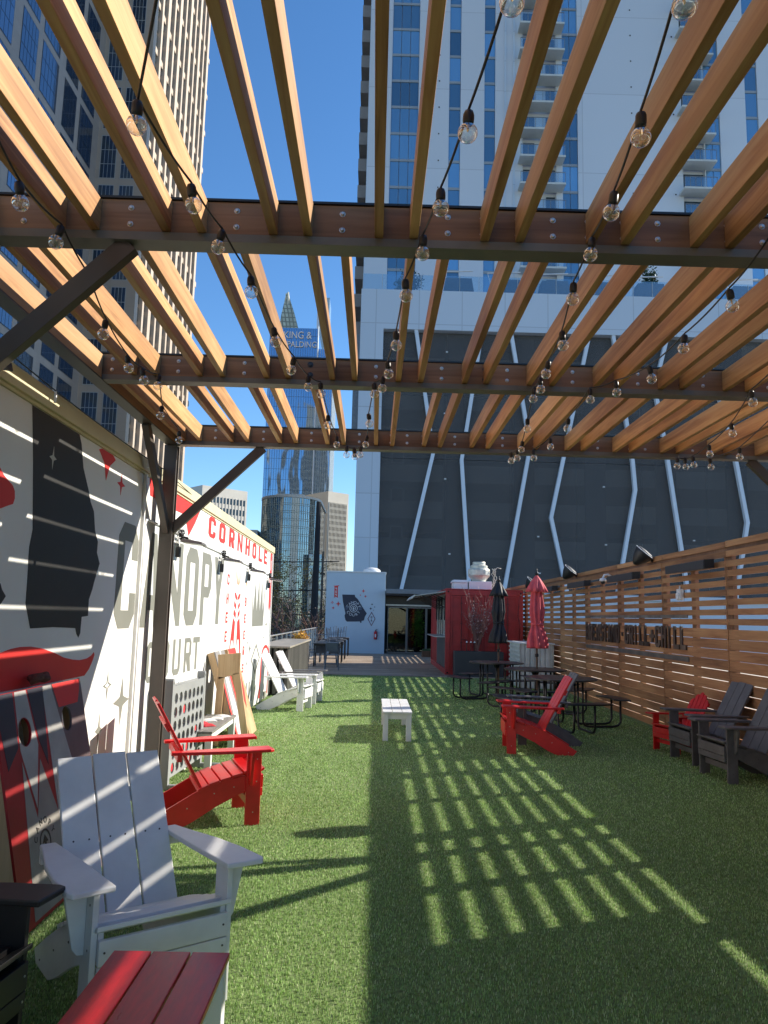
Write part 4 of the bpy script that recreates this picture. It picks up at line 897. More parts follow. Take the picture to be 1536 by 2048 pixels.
# ================================================================== CONTAINER BAR
CX0, CX1, CY0, CY1, CZ = 2.14, 4.44, 22.95, 28.6, 2.50
ct = thing('container_bar', 'dark red shipping container kitchen with open service hatch and awning', 'shipping container', (CX0, CY0, 0))
m = MB()
for x in (CX0, CX1-.14): m.box(x, x+.14, CY0, CY0+.14, 0, CZ)
for x in (CX0, CX1-.14): m.box(x, x+.14, CY1-.14, CY1, 0, CZ)
m.box(CX0+.14, CX1-.14, CY0+.01, CY0+.13, CZ-.17, CZ-.003).box(CX0+.14, CX1-.14, CY0+.01, CY0+.13, .003, .16)
m.box(CX0+.01, CX0+.13, CY0+.14, CY1-.14, CZ-.12, CZ-.003).box(CX0+.01, CX0+.13, CY0+.14, CY1-.14, .003, .17)
m.box(CX1-.13, CX1-.01, CY0+.14, CY1-.14, CZ-.12, CZ-.003).box(CX1-.13, CX1-.01, CY0+.14, CY1-.14, .003, .17)
m.build('frame', cont, ct, world=True, bev=.01)
for x in (CX0-.004, CX1-.16):
    for z in (0, CZ-.13): MB().box(x, x+.164, CY0-.012, CY0+.1, z-.0+.002, z+.13).build('corner_casting', cont, ct, world=True, bev=.012)
m = MB()
for x in (CX0+.03, CX1-.11):
    for z in (.05, CZ-.085): m.tube([(x+.04, CY0-.014, z+.02), (x+.04, CY0-.0125, z+.02)], .025, 12)
m.build('casting_hole', M('hole_black', (.005, .004, .004), .9, bump=0), ct, world=True)
# two doors
mid = (CX0+CX1)/2-.0
for (xa, xb) in ((CX0+.145, mid-.005), (mid+.005, CX1-.145)):
    m = MB().box(xa, xb, CY0+.05, CY0+.09, .165, CZ-.175)
    zz = [.165, .70, 1.22, 1.72, CZ-.175]
    for z in (.165, .84, 1.56, CZ-.235): m.box(xa, xb, CY0+.025, CY0+.0495, z, z+.06)
    for x in (xa, xb-.06): m.box(x, x+.06, CY0+.02, CY0+.0245, .166, CZ-.176)
    xm = xa+(xb-xa)*.5; m.box(xm-.03, xm+.03, CY0+.022, CY0+.0492, .226, CZ-.236)
    d = m.build('door', cont, ct, world=True, bev=.003)
    for fx in (.32, .68):
        x = xa+(xb-xa)*fx
        mm = MB().tube([(x, CY0-.004, .2), (x, CY0-.004, CZ-.2)], .014, 8)
        for z in (.35, .95, 1.5, 2.1): mm.box(x-.03, x+.03, CY0-.01, CY0+.02, z-.02, z+.02)
        mm.bar((x-.0, CY0-.02, 1.05), (x+.17, CY0-.02, 1.02), .012, .03)
        mm.build('lock_rod', contd, d, world=True)
# long side facing the deck: counter panel, hatch, shelf, awning
MB().box(CX0+.03, CX0+.06, CY0+.15, CY0+3.4, .18, 1.08).build('counter_panel', greyp, ct, world=True)
m = MB(); y = CY0+3.42
while y < CY1-.2: m.box(CX0+.03, CX0+.05, y, y+.14, .18, CZ-.13).box(CX0+.055, CX0+.075, y+.141, y+.27, .18, CZ-.13); y += .28
m.build('corrugated_side', cont, ct, world=True)
m = MB()
for y in (CY0+.16, CY0+.9, CY0+1.7, CY0+2.5, CY0+3.32): m.box(CX0+.02, CX0+.07, y, y+.05, 1.12, 2.36)
m.box(CX0+.02, CX0+.07, CY0+.16, CY0+3.37, 2.361, 2.40)
wfm = m.build('window', alum, ct, world=True)
for y in (CY0+.215, CY0+.955, CY0+1.755, CY0+2.555): MB().box(CX0+.04, CX0+.046, y, y+.68, 1.13, 2.36).build('pane', glass_facade('hatch_glass', (.35, .42, .45), .5, .1, .1), wfm, world=True)
MB().box(CX0-.30, CX0+.06, CY0+.12, CY0+3.4, 1.085, 1.115).build('counter_shelf', alum, ct, world=True, bev=.004)
MB().box(CX0+.09, CX1-.1, CY0+.2, CY1-.2, .1, CZ-.06).build('interior', greyp, ct, world=True)
MB().hexa([(CX0-.92, CY0+.1, 2.28), (CX0+.02, CY0+.1, 2.43), (CX0+.02, CY0+3.5, 2.43), (CX0-.92, CY0+3.5, 2.28), (CX0-.92, CY0+.1, 2.31), (CX0+.02, CY0+.1, 2.46), (CX0+.02, CY0+3.5, 2.46), (CX0-.92, CY0+3.5, 2.31)]).build('awning', M('awning_panel', (.42, .41, .38), .5, 0, .2, 4), ct, world=True)
MB().hexa([(CX0-1.0, CY0+.08, 2.20), (CX0-.90, CY0+.08, 2.31), (CX0-.90, CY0+3.52, 2.31), (CX0-1.0, CY0+3.52, 2.20), (CX0-1.02, CY0+.08, 2.22), (CX0-.92, CY0+.08, 2.33), (CX0-.92, CY0+3.52, 2.33), (CX0-1.02, CY0+3.52, 2.22)]).build('awning_edge', alum, ct, world=True)
for y in (CY0+.2, CY0+1.2, CY0+2.2, CY0+3.2):
    m = MB(); m.tube([(CX0+.02, y, 1.95), (CX0-.70, y, 2.30)], .016, 8); m.tube([(CX0+.02, y+.06, 2.2), (CX0-.35, y+.06, 2.36)], .02, 8); m.tube([(CX0-.01, y, 1.6), (CX0-.01, y, 2.3)], .02, 6)
    m.build('awning_strut', black_steel, ct, world=True, smooth=True)
m = MB().box(CX0-.001, CX1+.001, CY0, CY1, CZ+.002, CZ+.03); m.build('roof', cont, ct, world=True, bev=.005)
# snaking cable at right corner
MB().tube([(CX1-.05, CY0-.02, 2.45), (CX1-.12, CY0-.03, 2.2), (CX1-.16, CY0-.02, 1.8), (CX1-.1, CY0-.03, 1.5), (CX1-.13, CY0-.02, 1.0)], .01, 6).build('wall_cable', contd, ct, world=True, smooth=True)
# exhaust fan and duct on the roof
ef = thing('exhaust_fan', 'upblast kitchen exhaust fan on the roof of the red container', 'exhaust fan', (3.28, 24.0, CZ+.032))
MB().box(-.36, .34, -.3, .3, 0, .27).build('curb', wmetal, ef, bev=.01)
MB().lathe([(.20, .272), (.24, .34), (.33, .44), (.34, .47), (.34, .62), (.32, .66), (.27, .68), (.27, .76), (.20, .80), (.20, .86), (.19, .88), (.02, .89)], (-.02, 0, 0), 24).build('fan_housing', M('fan_metal', (.62, .60, .52), .4, .3, .15, 6), ef, smooth=False)
for k in range(4): a = k*math.pi/2+.4; MB().box(-.02+.335*math.cos(a)-.03, -.02+.335*math.cos(a)+.03, .335*math.sin(a)-.03, .335*math.sin(a)+.03, .50, .62).build('clip', alum, ef)
rd = thing('roof_duct', 'white boxy duct hood beside the exhaust fan on the container roof', 'duct', (2.66, 24.0, CZ+.032))
MB().box(-.22, .22, -.3, .3, 0, .22).build('duct_base', wmetal, rd, bev=.02); MB().hexa([(-.26, -.33, .2205), (.22, -.33, .2205), (.22, .33, .2205), (-.26, .33, .2205), (-.22, -.3, .30), (.2, -.3, .30), (.2, .3, .30), (-.22, .3, .30)]).build('hood', wmetal, rd, bev=.01)
rc_ = thing('roof_cable', 'loose pale cables rising beside the exhaust fan', 'cable', (3.72, 23.9, CZ+.03))
m = MB()
for k in range(4):
    r_ = random.Random(k+20); p = [(r_.uniform(-.04, .04)+.05*math.sin(i*1.3+k), r_.uniform(-.03, .03), i*.085) for i in range(9)]; m.tube(p, .010, 5)
m.tube([(0, 0, .6), (.1, 0, .72), (.22, 0, .68)], .012, 5)
m.build('cable', M('pale_cable', (.5, .48, .42), .5), rc_, smooth=True)

# planter with twiggy blossom plant
pl = thing('planter', 'long charcoal planter box in front of the red container', 'planter', (3.05, 22.55, 0))
MB().box(-.70, .72, -.2, .2, 0, .72).build('planter_box', greyp, pl, bev=.01); MB().box(-.67, .69, -.17, .17, .722, .725).build('soil', M('soil', (.04, .03, .02), .95, 0, .3, 20), pl)
def twigs(label, loc, H, n, spread, mat, leafm, nleaf, seed, name='bare_shrub', cat='plant', lsize=.03):
    t = thing(name, label, cat, loc); r = random.Random(seed); m = MB(); tips = []
    for i in range(n):
        a = r.uniform(0, 6.28); p = Vector((r.uniform(-.03, .03), r.uniform(-.03, .03), 0)); d = Vector((math.cos(a)*spread, math.sin(a)*spread, 1)).normalized(); pts = [p.copy()]
        L = H*r.uniform(.5, 1.05)
        for k in range(7):
            d = (d+Vector((r.uniform(-.22, .22), r.uniform(-.22, .22), .12))).normalized(); p = p+d*L/7; pts.append(p.copy()); 
            if k > 1: tips.append(p.copy())
            if k > 0 and r.random() < .75:
                dd = (d+Vector((r.uniform(-.9, .9), r.uniform(-.9, .9), .1))).normalized(); q = p+dd*H*r.uniform(.08, .2); q2 = q+(dd+Vector((0, 0, .5))).normalized()*H*.08; m.tube([p, q, q2], [.004*H, .0025*H, .0012*H], 4); tips += [q, q2]
        m.tube(pts, [max(.0015, .008*H*(1-j/8)) for j in range(8)], 5)
    m.build('stem', mat, t)
    lf = MB()
    for i in range(nleaf):
        c = r.choice(tips)+Vector((r.gauss(0, .02), r.gauss(0, .02), r.gauss(0, .02)))*H; s = lsize*r.uniform(.5, 1.3)
        u = Vector((r.gauss(0, 1), r.gauss(0, 1), r.gauss(0, 1))).normalized()*s; v = u.cross(Vector((r.gauss(0, 1), r.gauss(0, 1), r.gauss(0, 1)))).normalized()*s*.6
        lf.quad(c-u-v, c+u-v, c+u+v, c-u+v)
    if nleaf: lf.build('blossom', leafm, t, fix=False)
    return t
twigs('twiggy shrub with pale pink blossoms against the red container', (3.02, 22.55, .725), 1.6, 34, .16, M('twig_bark', (.25, .12, .10), .8), M('pale_blossom', (.55, .36, .33), .7, island=.3), 340, 4, 'flowering_shrub', 'plant', .019)
for i, (x, l) in enumerate(((2.72, 'left'), (2.84, 'middle'), (2.95, 'right'))):
    t = thing('path_light', 'short black stake light in the planter, %s of three' % l, 'stake light', (x, 22.5, .726), 0, 'stake lights in the planter')
    MB().tube([(0, 0, 0), (0, 0, .24)], .012).build('stake', black_steel, t); MB().lathe([(.03, .24), (.03, .26), (.005, .285)], (0, 0, 0), 10).build('cap', wmetal, t)
# white corrugated shed
sh = thing('storage_shed', 'small white corrugated storage box beside the fence', 'shed', (3.98, 19.7, 0))
m = MB(); SX0, SX1, SY0, SY1, SH = -.38, .44, -.7, .85, 1.10
m.box(SX0+.02, SX1-.02, SY0+.02, SY1-.02, 0, SH-.04)
x = SX0+.03
while x < SX1-.06: m.hexa([(x, SY0-.012, .02), (x+.07, SY0-.012, .02), (x+.085, SY0+.019, .02), (x-.015, SY0+.019, .02), (x, SY0-.012, SH-.03), (x+.07, SY0-.012, SH-.03), (x+.085, SY0+.019, SH-.03), (x-.015, SY0+.019, SH-.03)]); x += .125
m.build('corrugated_wall', M('shed_white', (.62, .63, .60), .45, 0, .12, 3), sh, bev=.002)
m = MB(); z = .06
while z < SH-.1: m.box(SX0-.01, SX0+.0195, SY0+.05, SY1-.05, z, z+.05); z += .11
m.build('side_louvre', M('shed_side', (.55, .56, .52), .45, 0, .12, 3), sh)
MB().box(SX0-.03, SX1+.03, SY0-.04, SY1+.03, SH-.035, SH).build('lid', wmetal, sh, bev=.006)
m = MB()
for x in (SX0-.004, SX1-.03): m.box(x, x+.034, SY0-.018, SY0+.02, 0, SH-.036)
m.build('corner_trim', alum, sh)

# ================================================================== BACK WALL WITH STATE MURAL
bw = thing('rear_wall', 'pale blue white wall block with dark state silhouette mural at the court end', 'wall', (-.85, 35, 0))
MB().box(-2.16, .52, 35, 38, 0, 3.62).build('wall_block', bluewall, bw, world=True, bev=.01)
MB().box(-2.19, .55, 34.97, 38.03, 3.622, 3.67).build('cap', wmetal, bw, world=True)
def bm(name, polys, mat, lay=0): return flat(name, polys, (0, 35-.002-lay*.002, 0), (1, 0, 0), (0, 0, 1), -.003 if False else .003, mat, bw)
def bmur(name, polys, mat, lay=0):
    return flat(name, polys, (0, 35-.004-lay*.012, 0), (1, 0, 0), (0, 0, 1), .003, mat, bw)
ga2 = [(-1.43, 2.61), (-.86, 2.61), (-.85, 2.53), (-.73, 2.43), (-.63, 2.28), (-.51, 2.09), (-.41, 1.94), (-.30, 1.79), (-.38, 1.64), (-.42, 1.47), (-.52, 1.45), (-.53, 1.36), (-.58, 1.36), (-.60, 1.42), (-1.18, 1.40), (-1.25, 1.47), (-1.30, 1.66), (-1.26, 1.77), (-1.33, 2.04), (-1.39, 2.3)]
bmur('painted_silhouette', [ga2], p_navy)
bmur('painted_banner', [[(-1.85, 2.99), (-1.56, 3.02), (-1.635, 2.96), (-1.63, 2.45), (-1.71, 2.51), (-1.79, 2.45), (-1.79, 2.96)]], p_red)
for ch, z in zip('404', (2.82, 2.68, 2.54)): bmur('painted_letter', place_glyph(ch, -1.745, z, .07, .1), p_white, 1)
bmur('painted_diamond', [[(-.08, 1.87), (.10, 1.55), (-.08, 1.22), (-.26, 1.55)], [(-.08, 1.81), (.065, 1.55), (-.08, 1.28), (-.225, 1.55)][::-1]], M('mural_plum', (.12, .03, .07), .5))
bmur('painted_letter', place_glyph('G', -.115, 1.57, .075, .1), p_navy); bmur('painted_letter', place_glyph('A', -.115, 1.43, .075, .1), p_navy)
for (x, z, r, mt) in ((-.48, 2.79, .09, p_red), (-.61, 2.60, .045, p_red), (-.38, 2.55, .07, p_red), (-1.60, 2.185, .125, p_red), (-1.82, 2.0, .08, p_red), (-.07, 2.20, .06, p_navy), (-.125, 2.01, .07, p_navy), (.05, 2.085, .04, p_navy), (0, 1.94, .03, p_navy)):
    bmur('painted_star', [star(x, z, r, r, .36)], mt)
bmur('painted_star', [star(-1.87, 2.245, .075, .075, .45), star(-1.87, 2.245, .04, .04, .45)[::-1]], p_red)
flat('painted_emblem', ring(.155, .18, (-.90, 2.0)), (0, 35-.016, 0), (1, 0, 0), (0, 0, 1), .003, p_white, bw)
flat('painted_emblem', ring(.085, .105, (-.90, 2.0)), (0, 35-.016, 0), (1, 0, 0), (0, 0, 1), .003, p_white, bw)
bmur('painted_emblem', [[(-.915, 1.88), (-.885, 1.88), (-.885, 2.0), (-.84, 1.98), (-.90, 2.06), (-.96, 1.98), (-.915, 2.0)]], p_white, 1)
def pl_wall(r, a, flip):
    c = Vector((-.90, 35-.016, 1.99)); ca, sa = math.cos(a), math.sin(a); RX = Vector((1, 0, 0)); U = Vector((0, 0, 1))
    if flip: return c+RX*r*ca+U*r*sa, (-RX*sa+U*ca), (-RX*ca-U*sa)
    return c+RX*r*ca+U*r*sa, (RX*sa-U*ca), (RX*ca+U*sa)
arc_text('CANOPY', .22, R(158), R(22), .17, pl_wall, p_white, bw)
arc_text('COURT', .345, R(215), R(325), .17, pl_wall, p_white, bw, True)
for s in (-1, 1):
    for k in range(3): bmur('painted_bar', [[(-.9+s*.30-.07, 1.95+k*.05), (-.9+s*.30+.07, 1.95+k*.05), (-.9+s*.30+.07, 1.97+k*.05), (-.9+s*.30-.07, 1.97+k*.05)]], M('mural_slate', (.15, .2, .28), .5), 1)
fe = thing('fire_extinguisher', 'red fire extinguisher hung on the pale wall by the glass doors', 'fire extinguisher', (.115, 34.93, .64))
MB().lathe([(.06, 0), (.068, .02), (.068, .30), (.05, .35), (.025, .37)], (0, 0, 0), 16).build('cylinder', cloth_r, fe, smooth=True)
MB().box(-.02, .02, -.02, .02, .372, .42).bar((0, 0, .43), (.09, -.01, .45), .02, .02).build('valve', black_pl, fe); MB().tube([(.02, -.02, .40), (.08, -.03, .34), (.085, -.03, .12)], .011, 6).build('hose', black_pl, fe, smooth=True)
MB().box(-.03, .03, -.0695, -.0685, .1, .24).build('label_plate', p_white, fe)
vd = thing('roof_vent', 'white domed vent on top of the pale rear wall block', 'roof vent', (-.02-.1, 36.2, 3.671))
MB().lathe([(.42, 0), (.42, .06), (.38, .16), (.25, .24), (.02, .27)], (0, 0, 0), 20).build('dome', wmetal, vd, smooth=True); MB().lathe([(.46, -.0), (.46, .02)], (0, 0, 0), 20).build('flange', alum, vd)

# ================================================================== ENTRANCE
en = thing('entrance', 'dark glazed entrance with sliding doors under a flat canopy', 'building entrance', (2.6, 36, 0))
MB().box(.54, 6.2, 34.6, 40, 2.62, 2.86).build('canopy_slab', M('canopy_dark', (.035, .035, .04), .6), en, world=True)
MB().box(.535, 6.3, 34.5, 34.6, 2.70, 2.90).build('canopy_edge', M('canopy_grey', (.18, .20, .22), .5), en, world=True)
MB().box(.54, 6.2, 36.0, 36.08, 2.14, 2.62).build('header', black_steel, en, world=True); MB().box(.56, 3.9, 35.85, 35.99, 2.17, 2.24).build('door_rail', alum, en, world=True)
MB().box(.54, 6.2, 39.9, 40, 0, 2.62).box(.54, .62, 36.1, 39.9, 0, 2.62).box(6.1, 6.2, 36.1, 39.9, 0, 2.62).build('inner_wall', M('inner_dark', (.03, .03, .03), .8), en, world=True)
gd = glass_facade('door_glass', (.03, .04, .04), .0, .03, .02)
dgl = clear_glass('door_clear_glass', (.55, .62, .6), .035, .01, .6)
for xa in (.66, 1.56, 2.46):
    m = MB().box(xa, xa+.04, 35.95, 35.99, .02, 2.13).box(xa+.85, xa+.89, 35.95, 35.99, .02, 2.13).box(xa+.04, xa+.85, 35.951, 35.989, .02, .07).box(xa+.04, xa+.85, 35.951, 35.989, 2.08, 2.13)
    d = m.build('sliding_door', M('door_frame', (.20, .21, .21), .4, .3, .05, 4), en, world=True); MB().box(xa+.04, xa+.85, 35.966, 35.97, .07, 2.08).build('pane', dgl, d, world=True)
MB().box(3.4, 6.2, 35.9, 35.99, .0, 2.13).build('side_panel', greyp, en, world=True)
def foliage(t, name, c, rad, n, ls, mat, seed, clump=26):
    r = random.Random(seed); m = MB(); cs = []
    for _ in range(clump):
        while True:
            q = Vector((r.uniform(-1, 1), r.uniform(-1, 1), r.uniform(-1, 1)))
            if q.length < 1: break
        cs.append(Vector((q.x*rad[0], q.y*rad[1], q.z*rad[2])))
    for i in range(n):
        c0 = r.choice(cs); sg = .22
        p = Vector(c)+c0+Vector((r.gauss(0, sg*rad[0]), r.gauss(0, sg*rad[1]), r.gauss(0, sg*rad[2])))
        s = ls*r.uniform(.5, 1.3); u = Vector((r.gauss(0, 1), r.gauss(0, 1), r.gauss(0, .6))).normalized(); v = u.cross(Vector((r.gauss(0, 1), r.gauss(0, 1), r.gauss(0, 1)))).normalized()
        m.quad(p-u*s, p-v*s*.45, p+u*s, p+v*s*.45)
    return m.build(name, mat, t, fix=False)
gl = M('bright_leaf', (.26, .62, .06), .5, 0, .2, 3, island=.4); gl2 = M('dark_leaf', (.02, .06, .02), .5, 0, .2, 3, island=.4)  # bright leaf colour raised because little light gets behind the doors
t = thing('reflection_plant', 'bright green bushy plant added to imitate greenery reflected in the right glass door', 'plant', (2.05, 36.28, 0)); foliage(t, 'leaves', (0, 0, 1.2), (.32, .12, .8), 1900, .06, gl, 3); MB().tube([(0, 0, .02), (0, 0, 1)], .03).build('stem', gl2, t); MB().lathe([(.12, .01), (.17, .3)], (0, 0, 0), 14).build('pot', greyp, t)  # plants added behind the glass as stand-ins for reflected greenery
t = thing('reflection_plant', 'dark green plant added to imitate greenery reflected in the left glass door', 'plant', (1.0, 36.6, 0)); foliage(t, 'leaves', (0, 0, 1.5), (.3, .2, .6), 900, .06, gl2, 4); MB().tube([(0, 0, .02), (0, 0, 1)], .03).build('stem', gl2, t); MB().lathe([(.12, .01), (.17, .3)], (0, 0, 0), 14).build('pot', greyp, t)
t = thing('wooden_crate', 'small low wooden planter box beside the container end', 'planter box', (2.35, 33.2, .012)); MB().box(-.25, .25, -.2, .2, 0, .25).build('box', fenp, t, bev=.01); MB().box(-.22, .22, -.17, .17, .251, .33).build('turf_pad', gl2, t)

# ================================================================== BAR COUNTER, TABLES, RAIL
bar = thing('bar_counter', 'long slatted bar counter with pale top along the terrace rail', 'bar counter', (-1.95, 18.5, 0))
MB().box(-2.42, -1.68, 15.95, 21.2, .955, .995).build('countertop', M('bar_top', (.30, .27, .22), .5, 0, .15, 3, (1, .2, 1)), bar, world=True, bev=.006)
m = MB(); y = 16.1
while y < 21.1: m.box(-1.76, -1.73, y, y+.075, .03, .953); y += .135
x = -2.38
while x < -1.8: m.box(x, x+.07, 16.03, 16.06, .03, .953); x += .12
m.build('slat_front', M('bar_slats', (.10, .095, .085), .6, 0, .1, 3, island=.3), bar, world=True)
MB().box(-2.36, -1.79, 16.1, 21.05, .03, .95).build('core', M('bar_core', (.03, .028, .026), .8), bar, world=True)
fl_y = M('yellow_leaf', (.62, .34, .03), .6, 0, .2, 4, island=.35)
t = thing('flower_planter', 'planter of yellow orange foliage at the far end of the bar counter', 'planter', (-1.98, 21.75, .012)); MB().box(-.2, .2, -.25, .25, 0, .82).build('box', greyp, t, bev=.01); foliage(t, 'leaves', (0, 0, 1.0), (.24, .24, .17), 700, .035, fl_y, 8)
rail = thing('glass_rail', 'glass balustrade with metal posts along the left terrace edge', 'railing', (-2.5, 25, 0))
for k in range(17):
    y = 15.8+k*1.15; MB().box(-2.53, -2.49, y-.02, y+.02, -.02, 1.10).build('rail_post', alum, rail, world=True)
    if k < 16: MB().box(-2.515, -2.505, y+.05, y+1.10, .08, 1.05).build('pane', railg, rail, world=True)
MB().box(-2.54, -2.48, 15.7, 34.95, 1.101, 1.125).build('top_rail', alum, rail, world=True)
dk = M('cafe_table_top', (.10, .10, .105), .3, 0, .1, 5, bump=.02)
def ctable(loc, label):
    t = thing('cafe_table', label, 'table', loc, 0, 'square dark tables on the deck')
    MB().box(-.42, .42, -.40, .40, .72, .75).build('tabletop', dk, t, bev=.004)
    for sx in (-1, 1):
        for sy in (-1, 1): MB().box(sx*.38-.02, sx*.38+.02, sy*.36-.02, sy*.36+.02, 0, .719).build('leg', black_steel, t)
    MB().box(-.36, .36, -.34, .34, .66, .718).build('apron', black_steel, t)
    return t
t1 = ctable((-1.50, 25.6, .012), 'dark square table on the deck, nearest the turf')
for i, (x, y, l) in enumerate(((-1.47, 27.8, 'dark square table on the deck, second from the turf'), (-1.44, 30.0, 'dark square table on the deck, third from the turf'), (-1.40, 32.6, 'dark square table on the deck, nearest the pale wall'))): dup(t1, (x, y, .012), 0, l)
cmat = M('cafe_chair_metal', (.14, .16, .19), .3, .3, .1, 5, bump=.02)
def cchair(loc, rz, label):
    t = thing('cafe_chair', label, 'chair', loc, rz, 'dark metal chairs at the deck tables')
    MB().box(-.2, .2, -.2, .2, .44, .46).build('seat', cmat, t, bev=.008)
    for sx in (-1, 1):
        MB().tube([(sx*.17, .17, .439), (sx*.21, .21, 0)], .012, 6).build('leg', cmat, t)
        MB().tube([(sx*.17, -.17, .439), (sx*.21, -.23, 0)], .012, 6).build('leg', cmat, t)
        MB().tube([(sx*.18, -.19, .461), (sx*.18, -.25, .80)], .012, 6).build('back_upright', cmat, t)
    MB().hexa([(-.167, -.215, .56), (.167, -.215, .56), (.167, -.205, .56), (-.167, -.205, .56), (-.167, -.255, .82), (.167, -.255, .82), (.167, -.243, .82), (-.167, -.243, .82)]).build('backrest', cmat, t, bev=.004)
    MB().tube([(-.19, .19, .2), (.19, .19, .2)], .008, 6).build('stretcher', cmat, t); MB().tube([(-.19, -.2, .2), (.19, -.2, .2)], .008, 6).build('stretcher', cmat, t)
    return t
c1 = cchair((-1.22, 23.7, .012), 0, 'dark metal chair with its back to the turf, standing on the deck edge')
dup(c1, (-2.05, 25.4, .012), R(-90), 'dark metal chair tucked beside the nearest deck table by the bar')
dup(c1, (-2.03, 27.6, .012), R(-90), 'dark metal chair tucked beside the second deck table by the rail')
dup(c1, (-1.42, 26.6, .012), R(0), 'dark metal chair between the first and second deck tables')
def updown(x, y, rz, label):
    c = dup(c1, (x, y, .012+.752+.46), rz, label); c.rotation_euler = (R(180), 0, rz)
updown(-1.66, 25.7, R(10), 'upturned metal chair on the nearest deck table, left one'); updown(-1.28, 25.5, R(-8), 'upturned metal chair on the nearest deck table, right one')
updown(-1.45, 27.9, R(5), 'upturned metal chair on the second deck table'); updown(-1.38, 30.0, R(-12), 'upturned metal chair on the third deck table'); updown(-1.35, 32.6, R(12), 'upturned metal chair on the deck table nearest the pale wall')

# ================================================================== UTILITY POLE, TREES
up_t = thing('utility_pole', 'tall black utility pole behind the terrace rail', 'pole', (-3.45, 45, -6))
MB().tube([(0, 0, 0), (0, 0, 6), (.06, 0, 14.3)], [.25, .24, .13], 12).build('pole_shaft', M('pole_black', (.012, .01, .01), .7), up_t, smooth=True)
for i, z in enumerate((11.0, 9.2, 7.7)):
    pw_ = []
    for k in range(17):
        u = k/16; pw_.append((-14+15.2*u, 1+3*u, z-.25*4*u*(1-u)+.1))
    MB().tube(pw_, .035, 5).build('power_line', black_pl, up_t)
p2 = thing('utility_pole', 'short thin black post just left of the pale rear wall', 'pole', (-2.9, 43, -6)); MB().tube([(0, 0, 0), (0, 0, 11.2)], .06, 8).build('pole_shaft', black_pl, p2); MB().box(-.15, .15, -.05, .05, 9.9, 10.0).build('crossarm', black_pl, p2)
def tree(label, loc, H, cr, mat_b, mat_l, nl, seed, ls=.1, cz=.65, nbr=9):
    t = thing('tree', label, 'tree', loc); r = random.Random(seed); m = MB(); tips = []
    m.tube([(0, 0, 0), (r.uniform(-.1, .1), 0, H*.35), (r.uniform(-.2, .2), 0, H*.6)], [.16, .12, .08], 8).build('trunk', mat_b, t, smooth=True)
    b = MB()
    for i in range(nbr):
        z0 = H*r.uniform(.3, .6); a = r.uniform(0, 6.28); p = Vector((0, 0, z0)); d = Vector((math.cos(a), math.sin(a), 1.0)).normalized(); pts = [p.copy()]
        for k in range(6):
            d = (d+Vector((r.uniform(-.35, .35), r.uniform(-.35, .35), .12))).normalized(); p = p+d*H*.085; pts.append(p.copy())
            for _ in range(4):
                dd = (d+Vector((r.uniform(-1, 1), r.uniform(-1, 1), r.uniform(-.3, .7)))).normalized(); q = p+dd*H*.07; q2 = q+(dd+Vector((r.uniform(-.5, .5), r.uniform(-.5, .5), .2))).normalized()*H*.06; b.tube([p, q, q2], [.018, .011, .005], 4); tips += [q, q2, q.lerp(q2, .5)]
        b.tube(pts, [.06*(1-j/8) for j in range(7)], 6)
    b.build('branches', mat_b, t)
    lf = MB()
    for i in range(nl):
        c = r.choice(tips)+Vector((r.gauss(0, 1), r.gauss(0, 1), r.gauss(0, 1)))*H*.025; s = ls*r.uniform(.4, 1.3); u = Vector((r.gauss(0, 1), r.gauss(0, 1), r.gauss(0, .7))).normalized(); v = u.cross(Vector((r.gauss(0, 1), r.gauss(0, 1), r.gauss(0, 1)))).normalized()
        lf.quad(c-u*s, c-v*s*.5, c+u*s, c+v*s*.5)
    lf.build('crown', mat_l, t, fix=False)
    return t
bark = M('bark', (.14, .10, .075), .9, 0, .25, 10); lf1 = M('autumn_leaf', (.28, .19, .05), .7, 0, .2, 2, island=.4); lf2 = M('plum_leaf', (.10, .07, .06), .7, 0, .2, 2, island=.4); lf3 = M('olive_leaf', (.10, .10, .04), .7, 0, .2, 2, island=.4)
tree('thin brown tree with sparse yellow leaves behind the end of the mural wall', (-6.3, 47, -6), 10.3, 2, bark, lf1, 9000, 1, .075)
tree('bare purplish shrub tree low behind the bar counter', (-4.5, 38, -5.9), 7.4, 2, M('bark_plum', (.13, .10, .10), .9), lf2, 6500, 2, .05, nbr=16)
tree('olive brown tree behind the glass rail, left of the black pole', (-5.6, 52, -6), 7.8, 2, bark, lf3, 6000, 3, .09, nbr=14)
tree('reddish bare tree right behind the glass rail by the black pole', (-3.5, 40, -6), 7.6, 2, M('bark_red', (.20, .11, .09), .9), lf2, 2200, 5, .045, nbr=12)
tree('grey green tree low behind the mural wall end', (-8.2, 60, -6), 8.5, 2, bark, lf3, 2400, 7, .1, nbr=12)

